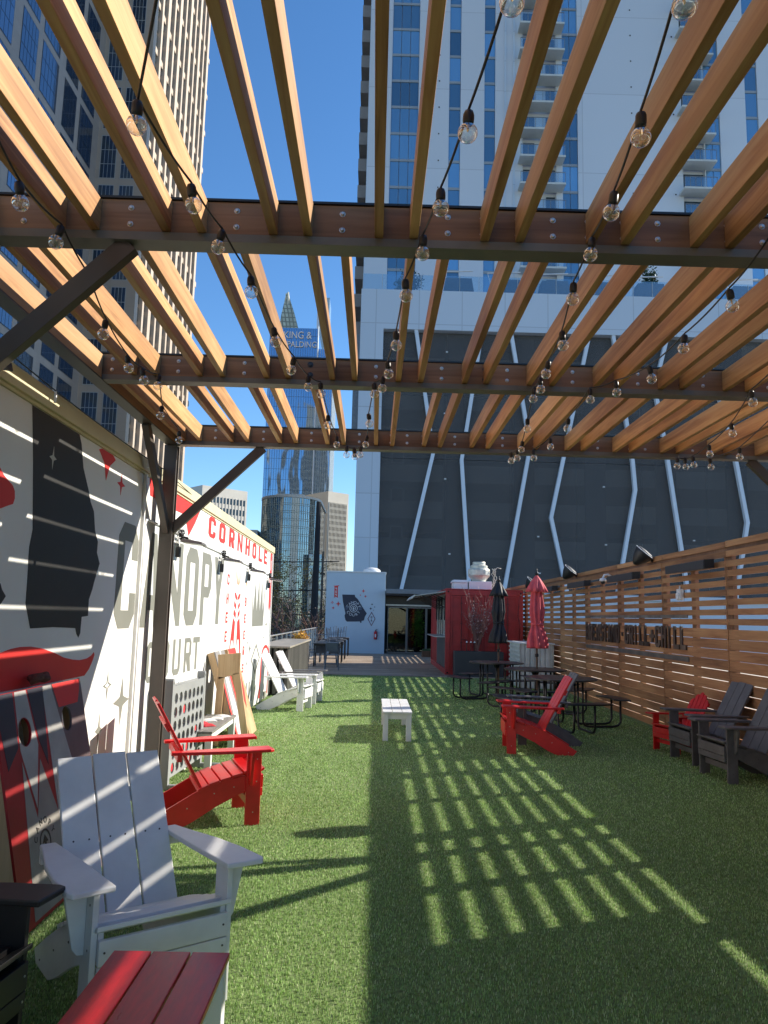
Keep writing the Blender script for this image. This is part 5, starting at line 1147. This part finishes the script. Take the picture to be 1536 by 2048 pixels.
# ================================================================== HOTEL TOWER AND PODIUM
def dist(q): return (Vector(q)-EYE).length
def parts_or_stuff(name, items, mat, parent, maxn=99, world=True):
    """items: list of (centre, builder fn) sorted by distance: first maxn separate, others as one stuff part"""
    items = sorted(items, key=lambda it: dist(it[0])); out = []
    for c, fn in items[:maxn]: m = MB(); fn(m); out.append(m.build(name, mat, parent, world=world))
    if len(items) > maxn:
        m = MB()
        for c, fn in items[maxn:]: fn(m)
        stuff(m.build(name, mat, parent, world=world))
    return out
def panel_mat(name, col, bw_, bh, mort=.02, dark=.75, axis='XZ', rough=.5, var=.03):
    m, t, b = new_mat(name); N = t.nodes; L = t.links
    tc = N.new('ShaderNodeTexCoord'); sp = N.new('ShaderNodeSeparateXYZ'); cb = N.new('ShaderNodeCombineXYZ'); L.new(tc.outputs['Object'], sp.inputs[0])
    ad = N.new('ShaderNodeMath'); ad.operation = 'ADD'; L.new(sp.outputs[0], ad.inputs[0]); L.new(sp.outputs[1], ad.inputs[1])
    L.new(ad.outputs[0], cb.inputs[0]); L.new(sp.outputs[2], cb.inputs[1])
    br = N.new('ShaderNodeTexBrick'); br.offset = 0; br.inputs['Scale'].default_value = 1; br.inputs['Brick Width'].default_value = bw_; br.inputs['Row Height'].default_value = bh; br.inputs['Mortar Size'].default_value = mort; br.inputs['Mortar Smooth'].default_value = .1
    br.inputs['Color1'].default_value = (*[c*(1-var) for c in col], 1); br.inputs['Color2'].default_value = (*[min(1, c*(1+var)) for c in col], 1); br.inputs['Mortar'].default_value = (*[c*dark for c in col], 1)
    L.new(cb.outputs[0], br.inputs['Vector']); L.new(br.outputs['Color'], b.inputs['Base Color']); b.inputs['Roughness'].default_value = rough
    return m
hotel_w = panel_mat('hotel_white_panel', (.66, .70, .74), 40, 8.76, .05, .82)
pod_w = panel_mat('podium_white_panel', (.58, .66, .74), 3.4, 3.4, .04, .8)
hglass = glass_facade('hotel_glass', (.19, .36, .50), .55, .08, .05, .4, objr=.4)
TY = 72.0
ht = thing('hotel_tower', 'tall white high rise with blue window columns and stacked balconies', 'high rise', (20, TY, -6))
bays = [(.47, 3.25, 3), (6.38, 7.55, 1), (9.98, 11.09, 1), (17.95, 19.52, 2), (32.5, 34.1, 2), (36.8, 38.1, 1), (41.5, 43.0, 2)]
balc = [(13.88, 17.3), (30.17, 32.4)]
ZT = 118.0
MB().box(-1.8, 48, TY+.35, 100, -6, ZT).build('core', hotel_w, ht, world=True)
edges = sorted([(a, b) for a, b, _ in bays]+balc); x = -1.8; m = MB()
for a, b in edges:
    if a-x > .01: m.box(x, a, TY, TY+.349, 24, ZT)
    x = b
m.box(x, 48, TY, TY+.349, 24, ZT)
m.build('facade_panel', hotel_w, ht, world=True)
m = MB().box(-1.85, -1.8, TY-.02, TY+.36, 24, ZT).box(12.0, 12.2, TY-.12, TY-.002, 24, ZT).box(12.9, 13.1, TY-.12, TY-.002, 24, ZT); m.build('pilaster', pod_w, ht, world=True)
fz = [27.0-.17+2.92*k for k in range(31)]
wi = []
for a, b, np_ in bays:
    for k in range(30):
        z0 = fz[k]+.28; z1 = fz[k+1]
        def fn(m, a=a, b=b, z0=z0, z1=z1, np_=np_):
            pwid = (b-a)/np_
            for i in range(np_): m.box(a+.03+i*pwid, a+(i+1)*pwid-.03, TY+.16, TY+.2, z0, z1)
        wi.append((((a+b)/2, TY, z0), fn))
parts_or_stuff('window', wi, hglass, ht)
sp_items = []
for a, b, np_ in bays:
    for z in fz: sp_items.append((((a+b)/2, TY, z), (lambda m_, a=a, b=b, z=z: m_.box(a+.002, b-.002, TY+.1, TY+.348, z, z+.27))))
parts_or_stuff('spandrel', sp_items, M('spandrel_grey', (.33, .36, .38), .5, 0, .05, .5), ht)
bdark = glass_facade('balcony_door_glass', (.05, .07, .09), .3, .1, .03, objr=.4)
bwh = M('balcony_white', (.62, .64, .60), .6, 0, .05, .5)
for (a, b) in balc:
    for k in range(1, 25):
        z = fz[k]; 
        if z > 92: break
        m = MB().box(a-.5, b+.6, TY-1.5, TY+.1, z, z+.2)
        ba = m.build('balcony', bwh, ht, world=True)
        m = MB()
        for i in range(7): u = a-.45+(b-a+1.0)*i/6; m.box(u-.02, u+.02, TY-1.48, TY-1.44, z+.2, z+1.25)
        m.box(a-.47, b+.57, TY-1.49, TY-1.43, z+1.25, z+1.3)
        m.build('railing', M('balc_rail', (.22, .24, .26), .4) if k == 1 and a < 14 else bpy.data.materials['balc_rail'], ba, world=True)
        MB().box(a-.45, b+.55, TY-1.455, TY-1.445, z+.25, z+1.22).build('glass_panel', railg, ba, world=True)
        MB().box(a+.1, a+1.25, TY+.2, TY+.24, z+.2, z+2.5).box(b-1.0, b-.1, TY+.2, TY+.24, z+.2, z+2.5).build('balcony_door', bdark, ba, world=True)
sideb = M('side_balcony', (.26, .25, .24), .7, 0, .1, .5)
for k in range(0, 28):
    z = fz[k]-.3
    MB().box(-2.75, -1.86, 73.5, 84, z, z+1.35).build('side_balcony', sideb, ht, world=True)
parts_or_stuff('facade_vent', [((x, TY, fz[k]), (lambda m_, x=x, k=k: m_.box(x, x+.12, TY-.05, TY-.002, fz[k]+.1, fz[k]+.22))) for k in range(1, 24) for x in (5.3, 13.5, 25.0, 29.3)], black_pl, ht)

PY = 58.0
pod = thing('parking_podium', 'podium with dark mesh screen crossed by slanting white fins', 'parking podium', (20, PY, -6))
m = MB().box(-1.6, .22, PY, PY+8, -6, 27.4).box(.22, 46, PY, PY+1.6, 24.15, 27.4).box(.22, 46, PY+.01, PY+1.2, 3.35, 3.72)
m.build('white_frame', pod_w, pod, world=True)
MB().box(-2.1, -1.62, PY+1, PY+7, 15.2, 24.0).build('side_fin', M('fin_grey', (.2, .23, .26), .5), pod, world=True)
MB().box(.22, 46, PY+12.3, PY+12.8, -6, 26.9).build('back_wall', greyp, pod, world=True)
MB().box(-1.5, 46, PY+1.61, PY+13.9, 26.95, 27.35).build('terrace_slab', pod_w, pod, world=True)
m = MB(); dkc = M('parking_concrete', (.68, .68, .64), .8, 0, .1, .5)
for k in range(8):
    z = 3.75+2.92*k
    if z > 24: break
    m.box(.22, 46, PY+1.62, PY+12.2, z-.25, z).box(.23, 46, PY+1.7, PY+1.9, z+.001, z+1.15)
m.build('parking_floor', dkc, pod, world=True)
m = MB()
for i in range(9): x = 5.2+i*5.6; m.box(x, x+1.6, PY+1.4, PY+1.61, 3.72, 24.14)
m.build('parking_column', M('parking_column_grey', (.22, .23, .24), .8), pod, world=True)
MB().box(.22, 46, PY+.25, PY+.45, -6, 3.34).build('base_wall', pod_w, pod, world=True)  # pale colour stands in for brightness and sky reflection below the screen
# mesh screen: semi-open
ms = bpy.data.materials.new('mesh_screen'); ms.use_nodes = True; T_ = ms.node_tree; T_.nodes.clear()
o_ = T_.nodes.new('ShaderNodeOutputMaterial'); tr = T_.nodes.new('ShaderNodeBsdfTransparent'); di = T_.nodes.new('ShaderNodeBsdfPrincipled'); mx = T_.nodes.new('ShaderNodeMixShader')
di.inputs['Base Color'].default_value = (.10, .10, .10, 1); di.inputs['Roughness'].default_value = .55; mx.inputs[0].default_value = .60
T_.links.new(tr.outputs[0], mx.inputs[1]); T_.links.new(di.outputs[0], mx.inputs[2]); T_.links.new(mx.outputs[0], o_.inputs[0])
scr_ = []
x = .24
while x < 45.5:
    for z in (3.73, 8.8, 13.9, 19.0):
        MB().box(x, x+5.06, PY+.55, PY+.56, z, min(z+5.07, 24.14)).build('mesh_panel', ms, pod, world=True)
    x += 5.07
V = [[(2.8, 24.15), (4.3, 14.3), (2.05, 3.72)], [(8.0, 24.15), (6.5, 13.8), (7.2, 3.72)], [(10.3, 24.15), (11.8, 15.0), (9.8, 3.72)], [(18.4, 24.15), (19.75, 14.0), (19.9, 11.8), (18.4, 3.72)],
     [(16.5, 24.15), (13.4, 9.5), (14.6, 3.72)], [(22.7, 24.15), (21.6, 20.0), (22.4, 14.8), (23.8, 3.72)], [(25.6, 24.15), (27.7, 14.9), (28.5, 9.5), (27.4, 3.72)], [(33.5, 24.15), (31.6, 13), (33.0, 3.72)], [(38, 24.15), (39.5, 12), (37.5, 3.72)]]
finm = M('fin_white', (.68, .76, .84), .5, 0, .03, 1)
for v in V:
    m = MB()
    for (a, z0), (b, z1) in zip(v[:-1], v[1:]): m.hexa([(b-.14, PY+.05, z1), (b+.14, PY+.05, z1), (b+.14, PY+.4, z1), (b-.14, PY+.4, z1), (a-.14, PY+.05, z0), (a+.14, PY+.05, z0), (a+.14, PY+.4, z0), (a-.14, PY+.4, z0)])
    m.build('slanting_fin', finm, pod, world=True)
rp = random.Random(9)
m = MB()
for (x, z) in ((5.2, 22.5), (5.1, 17.5), (5.2, 12.3), (17.5, 12.0), (12.4, 8.0), (17.6, 7.5), (12.5, 5.2), (24.4, 8.0), (5.6, 6.5)): m.box(x, x+.16, PY+.45, PY+.53, z, z+.09)
m.build('small_lamp', wmetal, pod, world=True)
m = MB()
for z in (4.6, 7.6, 10.6, 13.6):
    m.box(1.1, 2.1, PY+1.25, PY+1.39, z, z+1.1)
m.build('louvre_frame', M('louvre_grey', (.45, .47, .5), .6), pod, world=True)
MB().box(1.2, 2.0, PY+1.2, PY+1.249, 4.7, 5.6).box(1.2, 2.0, PY+1.2, PY+1.249, 7.7, 8.6).box(1.2, 2.0, PY+1.2, PY+1.249, 10.7, 11.6).box(1.2, 2.0, PY+1.2, PY+1.249, 13.7, 14.6).build('louvre', greyp, pod, world=True)
# terrace rail on the podium
for i in range(26):
    x = -1.5+i*1.55; MB().box(x, x+1.5, PY+.5, PY+.52, 27.45, 28.9).build('terrace_glass', railg, pod, world=True)
m = MB()
for i in range(27): x = -1.53+i*1.55; m.box(x, x+.04, PY+.49, PY+.54, 27.4, 28.9)
m.build('terrace_rail_post', alum, pod, world=True)
for i in range(7):
    x = 6.2+i*3.9
    t = thing('cabana', 'dark lounge cabana with white arched frame on the podium terrace, number %s from the left' % ('one two three four five six seven'.split()[i]), 'cabana', (x, PY+1.45, 27.36), 0, 'cabanas on the podium terrace')
    MB().hexa([(-1.3, -.6, 0), (1.3, -.6, 0), (1.3, .6, 0), (-1.3, .6, 0), (-1.05, -.5, 1.6), (1.05, -.5, 1.6), (1.05, .6, 1.6), (-1.05, .6, 1.6)]).build('seat_back', M('cabana_grey', (.10, .10, .11), .8) if i == 0 else bpy.data.materials['cabana_grey'], t)
    m = MB().tube([(-1.45, 0, 0), (-1.25, 0, 1.4), (-1.5, 0, 2.3), (1.2, 0, 2.45)], .06, 6); m.build('arch_frame', wmetal, t)
    t['label'] = ['leftmost dark cabana on the podium terrace', 'second dark cabana from the left on the podium terrace', 'third dark cabana from the left on the podium terrace', 'fourth dark cabana from the left on the podium terrace', 'third dark cabana from the right on the podium terrace', 'second dark cabana from the right on the podium terrace', 'rightmost dark cabana on the podium terrace'][i]
t = thing('terrace_shrub', 'dark green shrub behind the podium glass rail at its left end', 'shrub', (2.2, PY+1.6, 27.36)); foliage(t, 'leaves', (0, 0, 1.2), (1.0, .8, 1.0), 1500, .12, gl2, 12); MB().tube([(0, 0, 0), (0, 0, 1)], .06).build('stem', bark, t)
t = thing('terrace_shrub', 'dark green cypress on the podium terrace behind the right rafters', 'shrub', (22.0, PY+2.0, 27.36)); foliage(t, 'leaves', (0, 0, 1.9), (.55, .5, 1.6), 1500, .12, gl2, 13); MB().tube([(0, 0, 0), (0, 0, 1.4)], .06).build('stem', bark, t)

# ================================================================== BROWN STONE TOWER (left)
S = 3.0
bt = thing('stone_tower', 'huge brown granite office tower with grids of blue windows on the left', 'high rise', (-70, 156, -6))
gran = panel_mat('granite_panel', (.34, .29, .245), 3.1, 1.93, .03, .85, var=.05, rough=.6)
grans = panel_mat('granite_pier', (.44, .36, .28), 3.1, 1.93, .03, .88, var=.04, rough=.6)
XA, XB, YA, YB = -62.7, -53.2, 156.0, 205.0
TH = 300
MB().box(-110, XA, 40, YA+40, -6, TH).build('near_wing', gran, bt, world=True)
MB().box(XA-5, XB, YA, YB, -6, TH).build('far_wing', grans, bt, world=True)
wg_ = glass_facade('granite_tower_glass', (.11, .15, .21), .75, .06, .05, .3, objr=.2)
wg2 = glass_facade('granite_dark_glass', (.10, .13, .16), .7, .07, .05, .3, objr=.3)
# +x face windows of near wing: groups 6.9 wide, 9.9 tall
wi = []
def wingrp(y0, y1, z0, z1, X, nx, nz):
    def fn(m):
        for i in range(nx):
            for j in range(nz): m.box(X+.02, X+.06, y0+(y1-y0)*i/nx+.06, y0+(y1-y0)*(i+1)/nx-.06, z0+(z1-z0)*j/nz+.07, z0+(z1-z0)*(j+1)/nz-.07)
    return fn
def fr_(m, y0, y1, z0, z1, X): m.box(X+.004, X+.018, y0-.1, y1+.1, z0-.1, z1+.1)
frames = MB(); zs = [2.0+11.55*k for k in range(-1, 15)]
ys_ = [(YA-5.2-9.2*i-6.9*0, ) for i in range(9)]
for i in range(10):
    y1 = YA-3.4-8.9*i; y0 = y1-6.9
    if i % 2 == 1: y0 += 1.0
    for z in zs:
        wi.append(((XA, (y0+y1)/2, z), wingrp(y0, y1, z, z+9.9, XA, 5, 3))); fr_(frames, y0, y1, z, z+9.9, XA)
parts_or_stuff('window', wi, wg_, bt)
frames.build('window_frame', M('window_frame_dark', (.03, .035, .04), .5), bt, world=True)
# camera facing return of far wing
wi = []; fr2 = MB()
for (x0, x1) in ((XA+.9, XA+4.2), (XA+5.4, XA+8.4)):
    for z in zs:
        def fn(m, x0=x0, x1=x1, z=z):
            for i in range(4):
                for j in range(3): m.box(x0+(x1-x0)*i/4+.06, x0+(x1-x0)*(i+1)/4-.06, YA-.06, YA-.02, z+3.3*j+.08, z+3.3*(j+1)-.08)
        wi.append(((x0, YA, z), fn)); fr2.box(x0-.1, x1+.1, YA-.018, YA-.004, z-.1, z+10.0)
parts_or_stuff('return_window', wi, wg2, bt, 60)
fr2.build('return_window_frame', M('window_frame_pale', (.42, .42, .40), .5), bt, world=True)
# sunlit +x face: projecting piers, dark strips of glass between
m = MB(); wi = []; spi = []; y = YA; i = 0
while y < YB-1:
    pw = 1.9 if i % 2 == 0 else 1.1
    m.box(XB+.002, XB+1.0, y, y+pw, -6, TH)
    y2 = y+pw+3.2
    for z in zs:
        for j in range(3):
            zz = z+3.85*j
            def fn(m_, a=y+pw+.05, b=y2-.05, zz=zz):
                for q in range(3): m_.box(XB+.15, XB+.2, a+(b-a)*q/3+.04, a+(b-a)*(q+1)/3-.04, zz+.6, zz+3.6)
            wi.append(((XB, y, zz), fn))
        spi.append(((XB, y, z), (lambda m_, a=y+pw+.01, b=y2-.01, z=z: m_.box(XB+.25, XB+.5, a, b, z-1.5, z-.05))))
    y = y2; i += 1
m.build('pier', grans, bt, world=True); parts_or_stuff('spandrel', spi, grans, bt)
parts_or_stuff('strip_window', wi, wg2, bt, 90)

# unseen tower added to throw the near wing into shade
nt_ = thing('shade_tower', 'unseen tower added behind the white high rise to shade the brown tower', 'high rise', (95, 190, -6))
MB().box(62, 125, 158, 203, -6, 240).build('tower_body', gran, nt_, world=True)

# stone tower behind the viewer, seen only as a reflection in the blue glass tower
rt_ = thing('stone_tower_behind', 'stone office tower behind the viewer, mirrored in the blue glass tower', 'high rise', (-46, -85, -6))
MB().box(-60, -31, -110, -85, -6, 132).box(-56, -35, -108, -87, 132.01, 150).build('tower_body', grans, rt_, world=True)
m = MB(); x = -59
while x < -32:
    for z in range(0, 130, 4): m.box(x, x+1.5, -84.99, -84.9, z, z+2.9)
    x += 2.6
stuff(m.build('window', wg2, rt_, world=True))
# ================================================================== FAR SKYLINE
def facade_grid(name, O, RX, W, H, nx, nz, mw, mat, parent, proud=.12):
    m = MB(); O = Vector(O); RX = Vector(RX).normalized(); U = Vector((0, 0, 1)); Nn = RX.cross(U)
    for i in range(nx+1):
        a = O+RX*(W*i/nx); m.bar(a, a+U*H, mw, proud*2, Nn)
    for j in range(nz+1):
        a = O+U*(H*j/nz)+Nn*.01; m.bar(a, a+RX*W, proud*1.6, mw, U)
    return m.build(name, mat, parent, world=True)
ksg = glass_facade('office_blue_glass', (.26, .40, .56), .9, .04, .55, .16, objr=0, st=(1, 1, .25))
ks = thing('glass_office_tower', 'blue glass office tower lettered KING & SPALDING at its top', 'high rise', (-25, 220, -6))
MB().box(-32.9, -18.7, 220, 245, -6, 86.4).build('glass_facade', ksg, ks, world=True)
MB().box(-18.5, -14.0, 221, 243, -6, 80.5).build('glass_wing', ksg, ks, world=True)
MB().box(-18.71, -18.45, 219.6, 221, -6, 87.2).build('corner_fin', finm, ks, world=True)
m = MB()
for i in range(20): x = -32.9+14.2*i/20; m.box(x, x+.07, 219.85, 219.999, -6, 86.4)
for k in range(30): m.box(-32.9, -18.72, 219.93, 219.998, -6+3.1*k, -6+3.1*k+.06)
m.build('mullion', M('mullion_blue', (.10, .18, .28), .4), ks, world=True)
m = MB()
for i in range(8): x = -18.4+4.4*i/7; m.box(x-.03, x+.05, 220.85, 220.999, -6, 80.5)
for i in range(14): y = 222+1.5*i; m.box(-13.999, -13.9, y, y+.6, -6, 80.5)
m.build('wing_mullion', M('mullion_pale', (.45, .52, .55), .4), ks, world=True)
lw = M('sign_letter_white', (.75, .8, .85), .5, bump=0)
text('sign_lettering', 'KING &', 3.1, (-28.9, 219.8, 83.1), (1, 0, 0), (0, 0, 1), .15, lw, ks, sx=.82)
text('sign_lettering', 'SPALDING', 2.6, (-28.7, 219.8, 80.4), (1, 0, 0), (0, 0, 1), .15, lw, ks, sx=.82)
spm = panel_mat('spire_lattice', (.50, .56, .46), 1.6, 2.2, .28, .45, var=.2)
spt = thing('spire_tower', 'distant tower with a pointed greenish lattice spire', 'high rise', (-40, 320, -6))
MB().box(-44.5, -34.8, 320, 330, -6, 122).build('tower_shaft', spm, spt, world=True)
m = MB(); c = (-41.0, 325); lv = [(122, 4.6), (126, 4.0), (132, 2.9), (138, 1.5), (142.5, .5)]
cx = -39.6
for (z0, r0_), (z1, r1_) in zip(lv[:-1], lv[1:]):
    cx0 = -39.7-(z0-122)*.1; cx1 = -39.7-(z1-122)*.1
    m.hexa([(cx0-r0_, 325-r0_, z0), (cx0+r0_, 325-r0_, z0), (cx0+r0_, 325+r0_, z0), (cx0-r0_, 325+r0_, z0), (cx1-r1_, 325-r1_, z1), (cx1+r1_, 325-r1_, z1), (cx1+r1_, 325+r1_, z1), (cx1-r1_, 325+r1_, z1)])
m.build('spire', spm, spt, world=True)
m = MB(); rs = random.Random(3)
for i in range(34):
    a = rs.uniform(-1, 1); z = rs.uniform(122, 138); f = (143-z)/21; x = -39.7-(z-122)*.1+a*4.4*f; m.bar((x, 325-4.6*f-.15, z), (x*.0+(-41.8)+(x+41.8)*.45, 325-4.6*f*.45-.15, min(143, z+7)), .25, .25)
m.build('lattice_bar', M('lattice_pale', (.68, .68, .55), .5), spt, world=True)
t = thing('slim_tower', 'slim pale green tower partly hidden behind the blue glass tower', 'high rise', (-25, 320, -6))
MB().box(-27.6, -22.6, 320, 332, -6, 139).build('tower_body', glass_facade('pale_green_glass', (.50, .60, .58), .5, .15, .1, .3, objr=0), t, world=True); MB().box(-27.8, -26.9, 319.8, 320, -6, 139.5).build('corner_fin', finm, t, world=True)
facade_grid('mullion', (-27.6, 319.9, -6), (1, 0, 0), 5, 145, 4, 60, .1, bpy.data.materials['mullion_pale'], t, .06)

# curved glass building
cg = thing('curved_glass_building', 'rounded glass office block with pale mullions in front of the blue tower', 'office building', (-17.4, 155, -6))
cgm = glass_facade('curved_glass', (.25, .32, .36), .85, .04, .5, .25, objr=0, st=(1, 1, .3))
prof2 = []
for k in range(25):
    a = math.pi*(1+k/24); prof2.append((-17.3+5.9*math.cos(a), 156+7*math.sin(a)))
pts = prof2+[(-11.4, 172), (-23.2, 172)]
MB().prism([(x, y, -6) for x, y in pts], (0, 0, 30.5)).build('glass_facade', cgm, cg, world=True)
m = MB()
for k in range(0, 41): a = math.pi*(1+k/40); x, y = -17.3+5.96*math.cos(a), 156+7.06*math.sin(a); m.tube([(x, y, -6), (x, y, 24.6)], .045, 4)
for z in [-4+1.5*j+d for j in range(19) for d in (0, .35)]: m.tube([(-17.3+5.96*math.cos(math.pi*(1+k/24)), 156+7.06*math.sin(math.pi*(1+k/24)), z) for k in range(25)], .04, 4)
m.build('mullion', M('mullion_mint', (.42, .50, .46), .4), cg, world=True)
m = MB(); pp = [(-17.3+6.1*math.cos(math.pi*(1+k/24)), 156+7.2*math.sin(math.pi*(1+k/24))) for k in range(25)]+[(-11.2, 172.2), (-23.4, 172.2)]; m.prism([(x, y, 24.51) for x, y in pp], (0, 0, .45)); m.box(-20, -14.5, 152, 158, 24.965, 25.6); m.build('parapet', M('parapet_grey', (.5, .52, .5), .6), cg, world=True)
MB().box(-19.5, -14.0, 147.8, 148.6, -6, .8).build('entrance_hall', glass_facade('hall_glass', (.35, .55, .5), .4, .1, .1, objr=0), cg, world=True)

def gridded(label, loc, rz, W, D, H, nx, nz, col):
    t = thing('office_block', label, 'office building', loc, rz)
    cm = M('precast_'+label[:6], col, .7, 0, .05, .3)
    MB().box(-W/2, W/2, 0, D, 0, H).build('block_wall', cm, t)
    gm = bpy.data.materials.get('block_window') or glass_facade('block_window', (.06, .08, .09), .4, .1, .05, objr=.4)
    items = []
    top = H-H*.055-.8
    for j in range(nz):
        for i in range(nx):
            x0 = -W/2+.5+(W-1)*i/nx; x1 = x0+(W-1)/nx*.66; z1 = top-j*(H-3)/nz*.98; z0 = z1-(H-3)/nz*.56
            def fn(m, x0=x0, x1=x1, z0=z0, z1=z1): m.box(x0, x1, -.03, .02, z0, z1)
            c = XF[t.name] @ Vector((x0, 0, z0)); items.append((tuple(c), fn))
    # build in local coordinates
    items = sorted(items, key=lambda it: dist(it[0]) if it[0][2] > 0 else 1e6)
    for c, fn in items[:99]: m = MB(); fn(m); m.build('window', gm, t)
    m = MB()
    for c, fn in items[99:]: fn(m)
    if len(items) > 99: stuff(m.build('window', gm, t))
    m = MB()
    for i in range(nx+1): x = -W/2+.5+(W-1)*i/nx-(W-1)/nx*.17; m.box(x-(W-1)/nx*.15, x+(W-1)/nx*.15, -.12, -.002, 0, top+.3)
    m.build('pier', cm, t)
    # side windows
    m = MB()
    for j in range(nz):
        z1 = top-j*(H-3)/nz*.98
        for i in range(10): m.box(W/2-.02, W/2+.03, D*(i+.2)/10, D*(i+.8)/10, z1-(H-3)/nz*.56, z1)
    stuff(m.build('side_window', gm, t))
    return t
gridded('pale precast office block half in shade to the left of the pale rear wall', (-8.85, 178, -6), R(40), 6.0, 12, 36.3, 13, 24, (.60, .58, .52))
gridded('white precast office block behind the far top of the mural wall', (-59.5, 300, -6), R(42), 20.4, 24, 56.5, 13, 13, (.62, .60, .54))
t = thing('blue_office', 'low blue glass block beside the rounded glass building', 'office building', (-25, 152, -6)); MB().box(-1.4, 1.6, 0, 9, 0, 24.2).build('glass_facade', ksg, t); MB().box(-1.4, 1.6, -.1, -.002, 23.4, 24.2).build('parapet', bpy.data.materials['mullion_pale'], t)
# tall dark building behind the pole at right of the tower
t = thing('dark_office', 'dark blue glass slab between the black pole and the pale office block', 'office building', (-11.5, 150, -6)); MB().box(-1.3, 1.15, 0, 14, 0, 19.5).build('glass_facade', glass_facade('slab_glass', (.28, .38, .46), .7, .1, .4, .3, objr=0), t)
facade_grid('mullion', (-12.8, 149.9, -6), (1, 0, 0), 2.45, 19.5, 4, 9, .06, bpy.data.materials['mullion_pale'], t, .06)
